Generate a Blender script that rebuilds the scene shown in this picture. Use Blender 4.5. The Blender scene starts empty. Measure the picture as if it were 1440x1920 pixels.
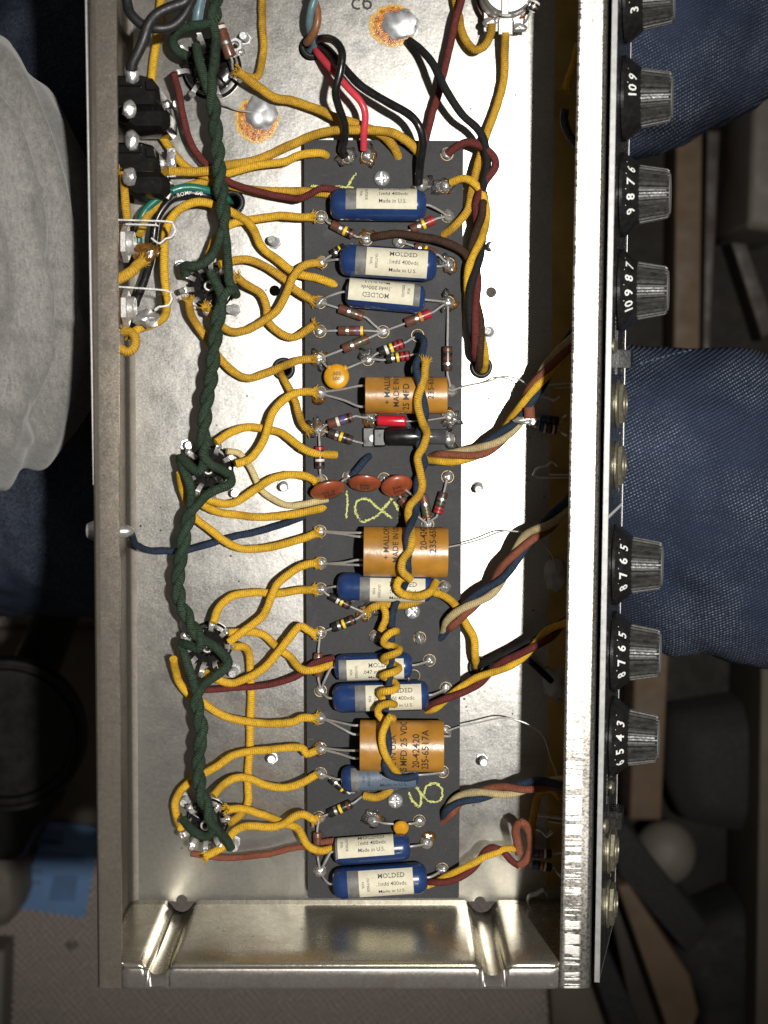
import bpy, math, random
import numpy as np
from mathutils import Vector, noise
random.seed(7)
rng = np.random.default_rng(7)
S = 0.001                       # the script counts in millimetres
F, H, TH = 2800.0, 560.0, math.radians(4.8)
CT, ST = math.cos(TH), math.sin(TH)
scene = bpy.context.scene
COL = scene.collection

# ---------------------------------------------------------------- camera
cam = bpy.data.cameras.new('camera'); camo = bpy.data.objects.new('camera', cam); COL.objects.link(camo)
camo.location = (0, 0, H * S); camo.rotation_euler = (-TH, 0, 0)
cam.sensor_width = 36; cam.lens = F / 1920 * 36; cam.clip_start = 0.01; cam.clip_end = 20
cam.dof.use_dof = True; cam.dof.focus_distance = (H - 12) * S; cam.dof.aperture_fstop = 12
scene.camera = camo
# ---------------------------------------------------------------- light of the room
w = bpy.data.worlds.new('World'); scene.world = w; w.use_nodes = True
nt = w.node_tree; bg = nt.nodes['Background']
tc = nt.nodes.new('ShaderNodeTexCoord'); sp = nt.nodes.new('ShaderNodeSeparateXYZ'); rp = nt.nodes.new('ShaderNodeValToRGB')
nt.links.new(tc.outputs['Generated'], sp.inputs[0]); nt.links.new(sp.outputs['Z'], rp.inputs[0])
rp.color_ramp.elements[0].position = 0.0; rp.color_ramp.elements[0].color = (0.035, 0.030, 0.025, 1)
rp.color_ramp.elements[1].position = 0.9; rp.color_ramp.elements[1].color = (0.30, 0.275, 0.245, 1)
nt.links.new(rp.outputs[0], bg.inputs[0]); bg.inputs[1].default_value = 0.27
LAMP = (205, 25, 1000)
ld = bpy.data.lights.new('work_lamp_light', 'SPOT'); ld.shadow_soft_size = 0.016; ld.spot_size = math.radians(44); ld.spot_blend = 1.0; ld.energy = 60; ld.color = (1.0, 0.965, 0.90)
lo = bpy.data.objects.new('work_lamp_light', ld); COL.objects.link(lo)
lo.location = [c * S for c in LAMP]
lo.rotation_euler = (Vector((25, -30, 0)) - Vector(LAMP)).to_track_quat('-Z', 'Y').to_euler()
scene.view_settings.view_transform = 'Standard'; scene.view_settings.look = 'None'
scene.view_settings.exposure = 0.0; scene.view_settings.gamma = 1.0
scene.cycles.max_bounces = 8; scene.cycles.use_denoising = True
scene.cycles.sample_clamp_indirect = 4.0

# ---------------------------------------------------------------- geometry helpers
def at(u, v, z=0.0):
    """point (mm) at height z that the photograph shows at pixel u, v"""
    dx, dy = (u - 720) / F, -(v - 960) / F
    r = np.array((dx, -ST + dy * CT, -CT - dy * ST))
    return np.array((0, 0, H)) + r * ((z - H) / r[2])

def unit(a):
    a = np.asarray(a, float); n = np.linalg.norm(a)
    return a / n if n > 1e-9 else a

def spline(P, step=1.1):
    P = np.asarray(P, float)
    if len(P) == 2:
        n = max(2, int(np.linalg.norm(P[1] - P[0]) / step) + 1)
        return P[0] + (P[1] - P[0]) * np.linspace(0, 1, n)[:, None]
    Q = np.vstack((2 * P[0] - P[1], P, 2 * P[-1] - P[-2])); out = []
    for i in range(1, len(Q) - 2):
        p0, p1, p2, p3 = Q[i - 1:i + 3]
        n = max(2, int(np.linalg.norm(p2 - p1) / step))
        t = (np.arange(n) / n)[:, None]
        out.append(0.5 * (2 * p1 + (p2 - p0) * t + (2 * p0 - 5 * p1 + 4 * p2 - p3) * t ** 2 + (3 * p1 - p0 - 3 * p2 + p3) * t ** 3))
    out.append(P[-1:])
    return np.vstack(out)

def frames(C):
    T = np.gradient(C, axis=0); T /= np.maximum(np.linalg.norm(T, axis=1), 1e-9)[:, None]
    N = np.zeros_like(C); ref = np.array((0, 0, 1.0))
    if abs(T[0] @ ref) > 0.9: ref = np.array((0, 1.0, 0))
    n = unit(ref - T[0] * (T[0] @ ref))
    for i in range(len(C)):
        n = unit(n - T[i] * (T[i] @ n)); N[i] = n
    return T, N, np.cross(T, N)

class G:
    """collects verts (mm), faces, uv"""
    def __init__(s): s.v = []; s.f = []; s.uv = []; s.n = 0
    def add(s, V, Fc, uv=None):
        V = np.asarray(V, float)
        s.v.append(V); s.f += [tuple(i + s.n for i in f) for f in Fc]
        if uv is None: uv = [[(0, 0)] * len(f) for f in Fc]
        for q in uv: s.uv += list(q)
        s.n += len(V); return s
    def tube(s, C, r, ns=10, caps=True):
        C = np.asarray(C, float); n = len(C); r = np.broadcast_to(np.asarray(r, float), (n,))
        T, N, B = frames(C); a = np.arange(ns) * 2 * math.pi / ns
        V = C[:, None] + r[:, None, None] * (np.cos(a)[None, :, None] * N[:, None] + np.sin(a)[None, :, None] * B[:, None])
        L = np.concatenate(([0], np.cumsum(np.linalg.norm(np.diff(C, axis=0), axis=1))))
        Fc = []; U = []
        for i in range(n - 1):
            for j in range(ns):
                k = (j + 1) % ns
                Fc.append((i * ns + j, i * ns + k, (i + 1) * ns + k, (i + 1) * ns + j))
                U.append(((j / ns, L[i]), ((j + 1) / ns, L[i]), ((j + 1) / ns, L[i + 1]), (j / ns, L[i + 1])))
        if caps:
            Fc.append(tuple(range(ns - 1, -1, -1))); U.append([(0, 0)] * ns)
            Fc.append(tuple(range((n - 1) * ns, n * ns))); U.append([(0, L[-1])] * ns)
        return s.add(V.reshape(-1, 3), Fc, U)
    def lathe(s, A, B, prof, ns=24, up=(0, 0, 1), a0=0.0, a1=2 * math.pi):
        """prof: (distance along A->B, radius)"""
        A = np.asarray(A, float); ex = unit(np.asarray(B, float) - A); up = np.asarray(up, float)
        if abs(ex @ up) > 0.95: up = np.array((0, 1.0, 0))
        up = unit(up - ex * (ex @ up)); sd = np.cross(up, ex)
        full = abs(a1 - a0 - 2 * math.pi) < 1e-6; m = ns if full else ns + 1
        a = a0 + np.arange(m) * (a1 - a0) / ns
        d = np.cos(a)[:, None] * up + np.sin(a)[:, None] * sd
        V = np.vstack([A + ex * x + d * max(r, 1e-4) for x, r in prof]); Fc = []
        for i in range(len(prof) - 1):
            for j in range(ns):
                k = (j + 1) % m
                Fc.append((i * m + j, (i + 1) * m + j, (i + 1) * m + k, i * m + k))
        return s.add(V, Fc)
    def box(s, c, h, R=None, bev=0.0):
        c = np.asarray(c, float); h = np.asarray(h, float); b = min(bev, min(h) * 0.9)
        if b <= 0:
            V = np.array([(x, y, z) for x in (-1, 1) for y in (-1, 1) for z in (-1, 1)], float) * h
            Fc = [(0, 1, 3, 2), (4, 6, 7, 5), (0, 4, 5, 1), (2, 3, 7, 6), (0, 2, 6, 4), (1, 5, 7, 3)]
        else:
            V = []; idx = {}
            for x in (-1, 1):
                for y in (-1, 1):
                    for z in (-1, 1):
                        for k in range(3):
                            p = np.array((x, y, z), float) * (h - b); p[k] = (x, y, z)[k] * h[k]
                            idx[(x, y, z, k)] = len(V); V.append(p)
            I = lambda *q: idx[q]; Fc = []
            for k in range(3):
                o = [i for i in range(3) if i != k]
                for sg in (-1, 1):
                    q = []
                    for p1, p2 in ((-1, -1), (1, -1), (1, 1), (-1, 1)):
                        e = [0, 0, 0]; e[k] = sg; e[o[0]] = p1; e[o[1]] = p2; q.append(I(*e, k))
                    if (sg > 0) != (k != 1): q = q[::-1]
                    Fc.append(tuple(q))
            for k in range(3):
                o = [i for i in range(3) if i != k]
                for p1 in (-1, 1):
                    for p2 in (-1, 1):
                        e = [[0, 0, 0], [0, 0, 0]]
                        for t, q in ((0, -1), (1, 1)): e[t][k] = q; e[t][o[0]] = p1; e[t][o[1]] = p2
                        Fc.append((I(*e[0], o[0]), I(*e[1], o[0]), I(*e[1], o[1]), I(*e[0], o[1])))
            for x in (-1, 1):
                for y in (-1, 1):
                    for z in (-1, 1): Fc.append((I(x, y, z, 0), I(x, y, z, 1), I(x, y, z, 2)))
            V = np.array(V)
        if R is not None: V = V @ np.asarray(R, float).T
        return s.add(V + c, Fc)
    def sheet(s, poly_bottom, poly_top):
        n = len(poly_bottom)
        return s.add(np.vstack((poly_bottom, poly_top)), [tuple(range(n - 1, -1, -1)), tuple(range(n, 2 * n))] +
                     [(i, (i + 1) % n, n + (i + 1) % n, n + i) for i in range(n)])
    def ball(s, c, rad, ns=12, nr=8, jit=0.0, seed=0, flat=None):
        c = np.asarray(c, float); rad = np.broadcast_to(np.asarray(rad, float), (3,)); V = []
        for i in range(nr + 1):
            t = math.pi * i / nr
            for j in range(ns):
                p = 2 * math.pi * j / ns; d = np.array((math.sin(t) * math.cos(p), math.sin(t) * math.sin(p), math.cos(t)))
                k = 1 + jit * noise.noise(Vector(d * 1.7) + Vector((seed * 3.1, seed * 1.7, 0)))
                V.append(d * rad * k)
        V = np.array(V)
        if flat is not None: V[:, 2] = np.maximum(V[:, 2], flat)
        Fc = [(i * ns + j, (i + 1) * ns + j, (i + 1) * ns + (j + 1) % ns, i * ns + (j + 1) % ns) for i in range(nr) for j in range(ns)]
        return s.add(V + c, Fc)

ORG = {}
def link(o, parent, org):
    COL.objects.link(o); ORG[o.name] = np.asarray(org, float)
    if parent is not None:
        o.parent = parent; o.location = [c * S for c in (ORG[o.name] - ORG[parent.name])]
    else: o.location = [c * S for c in ORG[o.name]]
    return o
def to_mesh(name, g, m, org, smooth=True, sharp=None):
    V = (np.vstack(g.v) - org) * S
    me = bpy.data.meshes.new(name); me.from_pydata(V.tolist(), [], g.f)
    uvl = me.uv_layers.new(name='UVMap'); uvl.data.foreach_set('uv', np.asarray(g.uv, float).ravel())
    me.materials.append(m)
    if smooth:
        me.polygons.foreach_set('use_smooth', [True] * len(me.polygons))
        if sharp: me.set_sharp_from_angle(angle=math.radians(sharp))
    me.update(); return me
def mk(name, g, m, parent=None, org=None, smooth=True, sharp=38):
    V = np.vstack(g.v)
    if org is None: org = (V.min(0) + V.max(0)) / 2
    org = np.asarray(org, float)
    return link(bpy.data.objects.new(name, to_mesh(name, g, m, org, smooth, sharp)), parent, org)
def inst(name, me, org, parent=None, rz=0.0):
    o = link(bpy.data.objects.new(name, me), parent, org); o.rotation_euler = (0, 0, rz); return o
def tag(o, label, cat, group=None, kind=None):
    o['label'] = label; o['category'] = cat
    if group: o['group'] = group
    if kind: o['kind'] = kind
    return o
def thing(name, org, label, cat, group=None):
    o = bpy.data.objects.new(name, None); o.empty_display_size = 0.005
    return tag(link(o, None, org), label, cat, group)
def part(name, g, m, parent, label=None, **k):
    o = mk(name, g, m, parent, **k)
    if label: o['label'] = label
    return o

# ---------------------------------------------------------------- materials
def new_mat(name):
    m = bpy.data.materials.new(name); m.use_nodes = True; n = m.node_tree.nodes
    return m, m.node_tree, n['Principled BSDF']
def node(t, kind, **k):
    n = t.nodes.new(kind)
    for a, b in k.items():
        if a.startswith('i_'): n.inputs[a[2:]].default_value = b
        else: setattr(n, a, b)
    return n
def nz(t, vec, scale, detail=3.0, rough=0.55):
    n = node(t, 'ShaderNodeTexNoise'); n.inputs['Scale'].default_value = scale; n.inputs['Detail'].default_value = detail; n.inputs['Roughness'].default_value = rough
    if vec is not None: t.links.new(vec, n.inputs['Vector'])
    return n.outputs['Fac']
def ramp(t, fac, stops):
    r = node(t, 'ShaderNodeValToRGB'); e = r.color_ramp.elements
    while len(e) < len(stops): e.new(0.5)
    for x, (p, c) in zip(e, stops): x.position = p; x.color = tuple(c) + (1,) if len(c) == 3 else c
    t.links.new(fac, r.inputs[0]); return r.outputs[0]
def mixc(t, fac, a, b, mode='MIX'):
    n = node(t, 'ShaderNodeMix', data_type='RGBA', blend_type=mode)
    for i, x in ((0, fac), (6, a), (7, b)):
        if hasattr(x, 'links'): t.links.new(x, n.inputs[i])
        elif i == 0: n.inputs[0].default_value = x
        else: n.inputs[i].default_value = tuple(x) + (1,)
    return n.outputs[2]
def mth(t, op, a, b=None):
    n = node(t, 'ShaderNodeMath', operation=op)
    for i, x in enumerate((a, b)):
        if x is None: continue
        if hasattr(x, 'links'): t.links.new(x, n.inputs[i])
        else: n.inputs[i].default_value = x
    return n.outputs[0]
def grey(v): return (v, v, v)
def bump(t, b, h, strength, dist):
    n = node(t, 'ShaderNodeBump'); n.inputs['Strength'].default_value = strength; n.inputs['Distance'].default_value = dist * S
    t.links.new(h, n.inputs['Height']); t.links.new(n.outputs[0], b.inputs['Normal'])
def simple(name, col, rough=0.5, metal=0.0, var=0.25, vscale=300, bmp=0.0, bscale=900, coat=0.0, rvar=0.12, spec=0.5):
    m, t, b = new_mat(name); o = node(t, 'ShaderNodeTexCoord').outputs['Object']
    f = nz(t, o, vscale, 4)
    c1 = tuple(max(0, x * (1 - var)) for x in col); c2 = tuple(min(1, x * (1 + var)) for x in col)
    t.links.new(ramp(t, f, ((0.3, c1), (0.7, c2))), b.inputs['Base Color'])
    b.inputs['Metallic'].default_value = metal; b.inputs['Coat Weight'].default_value = coat; b.inputs['Coat Roughness'].default_value = 0.15
    b.inputs['Specular IOR Level'].default_value = spec
    g = nz(t, o, vscale * 2.3, 3)
    t.links.new(ramp(t, g, ((0.3, grey(max(0.02, rough - rvar))), (0.7, grey(min(1, rough + rvar))))), b.inputs['Roughness'])
    if bmp: bump(t, b, nz(t, o, bscale, 4), bmp, 0.3)
    return m
def cloth(name, col, dark, fleck=0.35, dirt=0.0, rough=0.85):
    m, t, b = new_mat(name)
    uv = node(t, 'ShaderNodeTexCoord'); s = node(t, 'ShaderNodeSeparateXYZ'); t.links.new(uv.outputs['UV'], s.inputs[0])
    a = mth(t, 'MULTIPLY', s.outputs[0], 2 * 2 * math.pi); l = mth(t, 'MULTIPLY', s.outputs[1], 2 * math.pi / 0.72)
    w1 = mth(t, 'SINE', mth(t, 'ADD', a, l)); h = mth(t, 'ADD', mth(t, 'MULTIPLY', w1, 0.32), 0.5)
    o = uv.outputs['Object']
    f = nz(t, o, 1150, 4, .65); h2 = mth(t, 'ADD', mth(t, 'MULTIPLY', h, 0.36), mth(t, 'MULTIPLY', f, 0.72))
    c = ramp(t, h2, ((0.36, dark), (0.62, col)))
    big = nz(t, o, 70, 3)
    c = mixc(t, ramp(t, big, ((0.5, grey(0)), (0.72, grey(0.35 + dirt)))), c, tuple(x * 0.45 for x in dark))
    t.links.new(c, b.inputs['Base Color']); b.inputs['Roughness'].default_value = rough
    b.inputs['Specular IOR Level'].default_value = 0.2
    bump(t, b, h2, 0.7, 0.28); return m

def chassis_mat(name, base, rough, specks=0.5, stain=0.3, brown=0.0, aniso=False):
    m, t, b = new_mat(name); o = node(t, 'ShaderNodeTexCoord').outputs['Object']
    n1 = nz(t, o, 28, 5, 0.6); n2 = nz(t, o, 700, 3, 0.6); n3 = nz(t, o, 95, 6, 0.65)
    c = ramp(t, n2, ((0.3, tuple(x * 0.86 for x in base)), (0.7, tuple(min(1, x * 1.07) for x in base))))
    st = mth(t, 'MULTIPLY', ramp(t, n3, ((0.48, grey(0)), (0.75, grey(1)))), stain)
    c = mixc(t, st, c, (base[0] * 0.66, base[1] * 0.63, base[2] * 0.56))
    v = node(t, 'ShaderNodeTexVoronoi'); v.inputs['Scale'].default_value = 165; t.links.new(o, v.inputs['Vector'])
    sel = ramp(t, nz(t, o, 45, 4), ((0.46, grey(0)), (0.60, grey(1))))
    sp_ = mth(t, 'MULTIPLY', mth(t, 'MULTIPLY', ramp(t, mth(t, 'ADD', v.outputs['Distance'], mth(t, 'MULTIPLY', mth(t, 'SUBTRACT', nz(t, o, 900, 2), .5), .12)), ((0.05, grey(1)), (0.095, grey(0)))), sel), specks)
    c = mixc(t, sp_, c, (0.045, 0.028, 0.015))
    fine = nz(t, o, 1500, 2, 0.6)
    r = ramp(t, mth(t, 'ADD', mth(t, 'MULTIPLY', n3, 0.55), mth(t, 'MULTIPLY', fine, 0.45)), ((0.3, grey(rough - 0.035)), (0.7, grey(rough + 0.04))))
    hh = mth(t, 'ADD', mth(t, 'MULTIPLY', n1, 1.0), mth(t, 'ADD', mth(t, 'MULTIPLY', n2, 0.022), mth(t, 'MULTIPLY', fine, 0.010)))
    return plated(m, t, b, c, r, hh, sp_, 0.25, 0.9 if not aniso else 0.7)

def plated(m, t, b, c, r, hh, dirt, bs, bd):
    """plated sheet steel: a tight metal lobe over a thin grey film of grime"""
    gl = node(t, 'ShaderNodeBsdfAnisotropic', distribution='BECKMANN'); df = node(t, 'ShaderNodeBsdfDiffuse'); mx = node(t, 'ShaderNodeMixShader')
    bn = node(t, 'ShaderNodeBump'); bn.inputs['Strength'].default_value = bs; bn.inputs['Distance'].default_value = bd * S; t.links.new(hh, bn.inputs['Height'])
    t.links.new(c, gl.inputs['Color']); t.links.new(r, gl.inputs['Roughness']); t.links.new(c, df.inputs['Color'])
    t.links.new(bn.outputs[0], gl.inputs['Normal']); t.links.new(bn.outputs[0], df.inputs['Normal'])
    if dirt is None: mx.inputs[0].default_value = 0.14
    else: t.links.new(mth(t, 'ADD', mth(t, 'MULTIPLY', dirt, 0.75), 0.20), mx.inputs[0])
    t.links.new(gl.outputs[0], mx.inputs[1]); t.links.new(df.outputs[0], mx.inputs[2])
    t.nodes.remove(b); t.links.new(mx.outputs[0], t.nodes['Material Output'].inputs['Surface']); return m

MT = {}
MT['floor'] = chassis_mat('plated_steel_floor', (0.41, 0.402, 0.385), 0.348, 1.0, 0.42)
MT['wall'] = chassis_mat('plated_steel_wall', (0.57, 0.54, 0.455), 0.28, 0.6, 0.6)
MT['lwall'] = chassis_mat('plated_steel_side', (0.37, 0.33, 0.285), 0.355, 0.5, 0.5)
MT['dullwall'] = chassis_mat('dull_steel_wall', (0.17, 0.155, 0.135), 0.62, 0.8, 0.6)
MT['rim'] = chassis_mat('worn_steel_rim', (0.60, 0.56, 0.52), 0.42, 0.4, 0.5)
def worn_rim():
    m, t, b = new_mat('rubbed_steel_rim'); tcn = node(t, 'ShaderNodeTexCoord'); o = tcn.outputs['Object']
    mp = node(t, 'ShaderNodeMapping'); mp.inputs['Scale'].default_value = (45, 620, 60); t.links.new(o, mp.inputs[0])
    st = nz(t, mp.outputs[0], 1.0, 4, 0.6); pit = nz(t, o, 1000, 4, 0.7); big = nz(t, o, 45, 3)
    s = node(t, 'ShaderNodeSeparateXYZ'); t.links.new(o, s.inputs[0])
    zone = ramp(t, mth(t, 'ADD', mth(t, 'MULTIPLY', s.outputs[0], 60), 1.12), ((0.36, grey(0)), (0.40, grey(1)), (0.66, grey(1)), (0.72, grey(0))))
    strk = mth(t, 'MULTIPLY', ramp(t, st, ((0.49, grey(0)), (0.53, grey(1)))), zone)
    c = ramp(t, pit, ((0.38, (0.16, 0.145, 0.13)), (0.56, (0.46, 0.44, 0.41))))
    c = mixc(t, strk, c, (0.75, 0.73, 0.70))
    r = mixc(t, strk, ramp(t, big, ((0.35, grey(0.36)), (0.7, grey(0.42)))), grey(0.45))
    return plated(m, t, b, c, r, mth(t, 'ADD', pit, mth(t, 'MULTIPLY', strk, 0.8)), None, 0.3, 0.10)
MT['rrim'] = worn_rim()
MT['brass'] = simple('brass_plate', (0.46, 0.33, 0.11), 0.42, 1.0, 0.25, 60, 0.1)
MT['alu'] = simple('bright_edge', (0.62, 0.62, 0.62), 0.38, 0.85, 0.05, 200, rvar=.03)
MT['erim'] = chassis_mat('scuffed_steel_rim', (0.44, 0.41, 0.385), 0.36, 0.6, 0.6)
def board_mat():
    m, t, b = new_mat('black_fibre_board'); o = node(t, 'ShaderNodeTexCoord').outputs['Object']
    n2 = nz(t, o, 1400, 3); n1 = nz(t, o, 40, 4)
    c = ramp(t, mth(t, 'ADD', mth(t, 'MULTIPLY', n1, 0.6), mth(t, 'MULTIPLY', n2, 0.4)), ((0.33, (0.016, 0.0168, 0.019)), (0.66, (0.037, 0.0385, 0.042))))
    v = node(t, 'ShaderNodeTexVoronoi'); v.inputs['Scale'].default_value = 190; t.links.new(o, v.inputs['Vector'])
    d = ramp(t, v.outputs['Distance'], ((0.03, grey(0.5)), (0.06, grey(0))))
    c = mixc(t, mth(t, 'MULTIPLY', d, ramp(t, nz(t, o, 35, 3), ((0.5, grey(0)), (0.62, grey(1))))), c, (0.30, 0.28, 0.22))
    sm_n = nz(t, o, 90, 5, .7); c = mixc(t, ramp(t, sm_n, ((.56, grey(0)), (.78, grey(.45)))), c, (.085, .083, .078))
    mp = node(t, 'ShaderNodeMapping'); mp.inputs['Rotation'].default_value = (0, 0, .7); mp.inputs['Scale'].default_value = (90, 1900, 90); t.links.new(o, mp.inputs[0])
    c = mixc(t, mth(t, 'MULTIPLY', ramp(t, nz(t, mp.outputs[0], 1.0, 2), ((.70, grey(0)), (.74, grey(.5)))), ramp(t, nz(t, o, 40, 2), ((.5, grey(0)), (.6, grey(1))))), c, (.16, .155, .145))
    t.links.new(c, b.inputs['Base Color']); t.links.new(ramp(t, n1, ((0.35, grey(0.6)), (0.7, grey(0.8)))), b.inputs['Roughness']); b.inputs['Specular IOR Level'].default_value = 0.35
    bump(t, b, n2, 0.25, 0.12); return m
MT['board'] = board_mat()
MT['boardedge'] = simple('fibre_board_brown', (0.05, 0.032, 0.018), 0.8)
MT['yellow'] = cloth('yellow_cloth', (0.66, 0.40, 0.034), (0.34, 0.175, 0.012), dirt=0.3)
MT['ochre'] = cloth('ochre_cloth', (0.55, 0.325, 0.034), (0.25, 0.122, 0.012), dirt=0.45)
MT['pale'] = cloth('pale_cloth', (0.60, 0.49, 0.24), (0.36, 0.27, 0.12))
MT['tan'] = cloth('tan_cloth', (0.45, 0.37, 0.20), (0.24, 0.18, 0.09))
MT['maroon'] = cloth('maroon_cloth', (0.135, 0.030, 0.026), (0.050, 0.010, 0.009))
MT['rust'] = cloth('rust_cloth', (0.23, 0.078, 0.044), (0.10, 0.030, 0.017))
MT['brown'] = cloth('brown_cloth', (0.060, 0.030, 0.019), (0.016, 0.008, 0.005))
MT['navy'] = cloth('navy_cloth', (0.026, 0.042, 0.072), (0.006, 0.010, 0.02))
MT['black_cloth'] = cloth('black_cloth', (0.016, 0.017, 0.018), (0.005, 0.005, 0.006))
MT['green'] = cloth('green_cloth', (0.034, 0.058, 0.036), (0.002, 0.007, 0.0045))
MT['blackpvc'] = simple('black_plastic_sleeve', (0.010, 0.010, 0.011), 0.28, 0, 0.3, 200)
MT['rubber'] = simple('black_rubber', (0.016, 0.016, 0.018), 0.48, 0, 0.3, 400, 0.1)
MT['redpvc'] = simple('red_plastic_sleeve', (0.55, 0.045, 0.065), 0.3, 0, 0.1)
MT['greenpvc'] = simple('green_plastic_sleeve', (0.012, 0.13, 0.095), 0.3, 0, 0.1)
MT['bluegrey'] = simple('blue_grey_sleeve', (0.10, 0.17, 0.20), 0.35, 0, 0.1)
MT['brownpvc'] = simple('brown_plastic_sleeve', (0.20, 0.085, 0.04), 0.35, 0, 0.1)
MT['tin'] = simple('tinned_lead', (0.62, 0.61, 0.59), 0.36, 0.62, 0.15, 900)
MT['solder'] = simple('solder', (0.50, 0.495, 0.485), 0.34, 0.72, 0.3, 700, 0.3, 1300)
MT['dullsolder'] = simple('dull_solder', (0.42, 0.43, 0.45), 0.5, 0.6, 0.2, 200, 0.2, 500)
MT['zinc'] = simple('zinc_screw', (0.55, 0.56, 0.57), 0.38, 0.7, 0.15, 900, 0.1)
MT['eyelet'] = simple('tarnished_eyelet', (0.30, 0.235, 0.14), 0.45, 0.8, 0.5, 900)
MT['fluxdark'] = simple('flux_residue', (0.12, 0.055, 0.012), 0.12, 0, 0.5, 900, 0.4, 1500, coat=0.5)
MT['residue'] = simple('crinkled_residue', (0.055, 0.053, 0.05), 0.12, 0, 0.6, 900, 1.0, 1600, coat=0.6)
MT['blue'] = simple('blue_moulded_case', (0.0135, 0.036, 0.122), 0.28, 0, 0.18, 120, 0.06, 500, coat=0.15)
MT['greyband'] = simple('grey_band', (0.13, 0.13, 0.125), 0.55, 0, 0.3, 500, 0.1)
MT['paper'] = simple('cream_label', (0.60, 0.565, 0.44), 0.7, 0, 0.08, 500)
MT['paperblue'] = simple('blue_tinted_label', (0.085, 0.12, 0.165), 0.5, 0, 0.1, 500)
MT['ink'] = simple('black_print', (0.018, 0.017, 0.016), 0.6, 0, 0.3, 2500)
MT['whiteink'] = simple('white_print', (0.72, 0.72, 0.70), 0.6, 0, 0.12, 2500)
MT['amber'] = simple('amber_card_tube', (0.38, 0.175, 0.022), 0.36, 0, 0.32, 70, 0.25, 500, coat=0.0, spec=1.0)
MT['card'] = simple('card_tube_end', (0.20, 0.10, 0.03), 0.6)
MT['discred'] = simple('red_brown_disc', (0.27, 0.06, 0.025), 0.38, 0, 0.15, 200, 0.1, coat=0.2)
MT['discyel'] = simple('yellow_disc', (0.56, 0.27, 0.012), 0.30, 0, 0.15, 200, 0.1, coat=0.3)
MT['redfilm'] = simple('red_film_case', (0.50, 0.015, 0.03), 0.16, 0, 0.1, 100, coat=0.6)
MT['bakelite'] = simple('black_bakelite', (0.010, 0.0095, 0.009), 0.14, 0, 0.3, 250, rvar=.05)
MT['knob'] = simple('black_knob', (0.013, 0.0125, 0.012), 0.30, 0, 0.4, 350, 0.15, 900)
MT['grip'] = simple('dusty_black_grip', (0.030, 0.029, 0.027), 0.42, 0, 0.6, 500, 0.2, 900)
MT['panel'] = simple('black_panel', (0.020, 0.020, 0.021), 0.24, 0, 0.6, 160, 0.1)
MT['nut'] = simple('nickel_nut', (0.36, 0.335, 0.25), 0.42, 0.85, 0.25, 400)
MT['copper'] = simple('copper_rivet', (0.75, 0.35, 0.18), 0.3, 1.0)
MT['phenolic'] = simple('phenolic_wafer', (0.10, 0.045, 0.02), 0.5)
MT['chalk'] = simple('yellow_chalk', (0.50, 0.53, 0.17), 0.95, 0, 0.25, 2000)
MT['sleeve'] = simple('black_heat_sleeve', (0.009, 0.009, 0.010), 0.30, 0, 0.3, 150)
MT['clear'] = simple('smoky_sleeve', (0.06, 0.06, 0.065), 0.2, 0, 0.3, 150)
BAND = {k: simple('band_' + k, c, 0.4, 1.0 if k == 'silver' else 0.0, 0.12) for k, c in dict(
    black=(0.012, 0.011, 0.010), brown=(0.11, 0.035, 0.015), red=(0.34, 0.015, 0.02), orange=(0.62, 0.17, 0.02), yellow=(0.72, 0.50, 0.03),
    green=(0.045, 0.075, 0.03), blue=(0.03, 0.07, 0.33), violet=(0.12, 0.05, 0.20), white=(0.62, 0.60, 0.55), silver=(0.72, 0.72, 0.70)).items()}
RB = dict(brown=simple('brown_resistor', (0.115, 0.045, 0.028), 0.36, 0, 0.15, 300, coat=0.15),
          dark=simple('dark_resistor', (0.045, 0.026, 0.020), 0.36, 0, 0.15, 300, coat=0.15),
          black=simple('black_resistor', (0.016, 0.014, 0.013), 0.36, 0, 0.15, 300, coat=0.15),
          blue=simple('blue_resistor', (0.03, 0.06, 0.22), 0.36, 0, 0.15, 300, coat=0.15))

def flux_mat():
    m, t, b = new_mat('amber_flux_ring'); tcn = node(t, 'ShaderNodeTexCoord'); o = tcn.outputs['Object']
    n = nz(t, o, 420, 5, 0.7); s = node(t, 'ShaderNodeSeparateXYZ'); t.links.new(tcn.outputs['UV'], s.inputs[0])
    rr = mth(t, 'ADD', s.outputs[0], mth(t, 'MULTIPLY', mth(t, 'SUBTRACT', nz(t, o, 330, 4, .65), .5), .55))
    c = ramp(t, n, ((0.32, (0.13, 0.028, 0.004)), (0.5, (0.42, 0.14, 0.012)), (0.68, (0.66, 0.36, 0.07))))
    c = mixc(t, ramp(t, rr, ((.78, grey(0)), (.92, grey(1)))), c, (.62, .42, .10))
    t.links.new(c, b.inputs['Base Color']); b.inputs['Roughness'].default_value = 0.2
    t.links.new(ramp(t, rr, ((.90, grey(1)), (1.0, grey(0)))), b.inputs['Alpha']); bump(t, b, n, 0.8, 0.6); return m
MT['flux'] = flux_mat()

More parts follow.
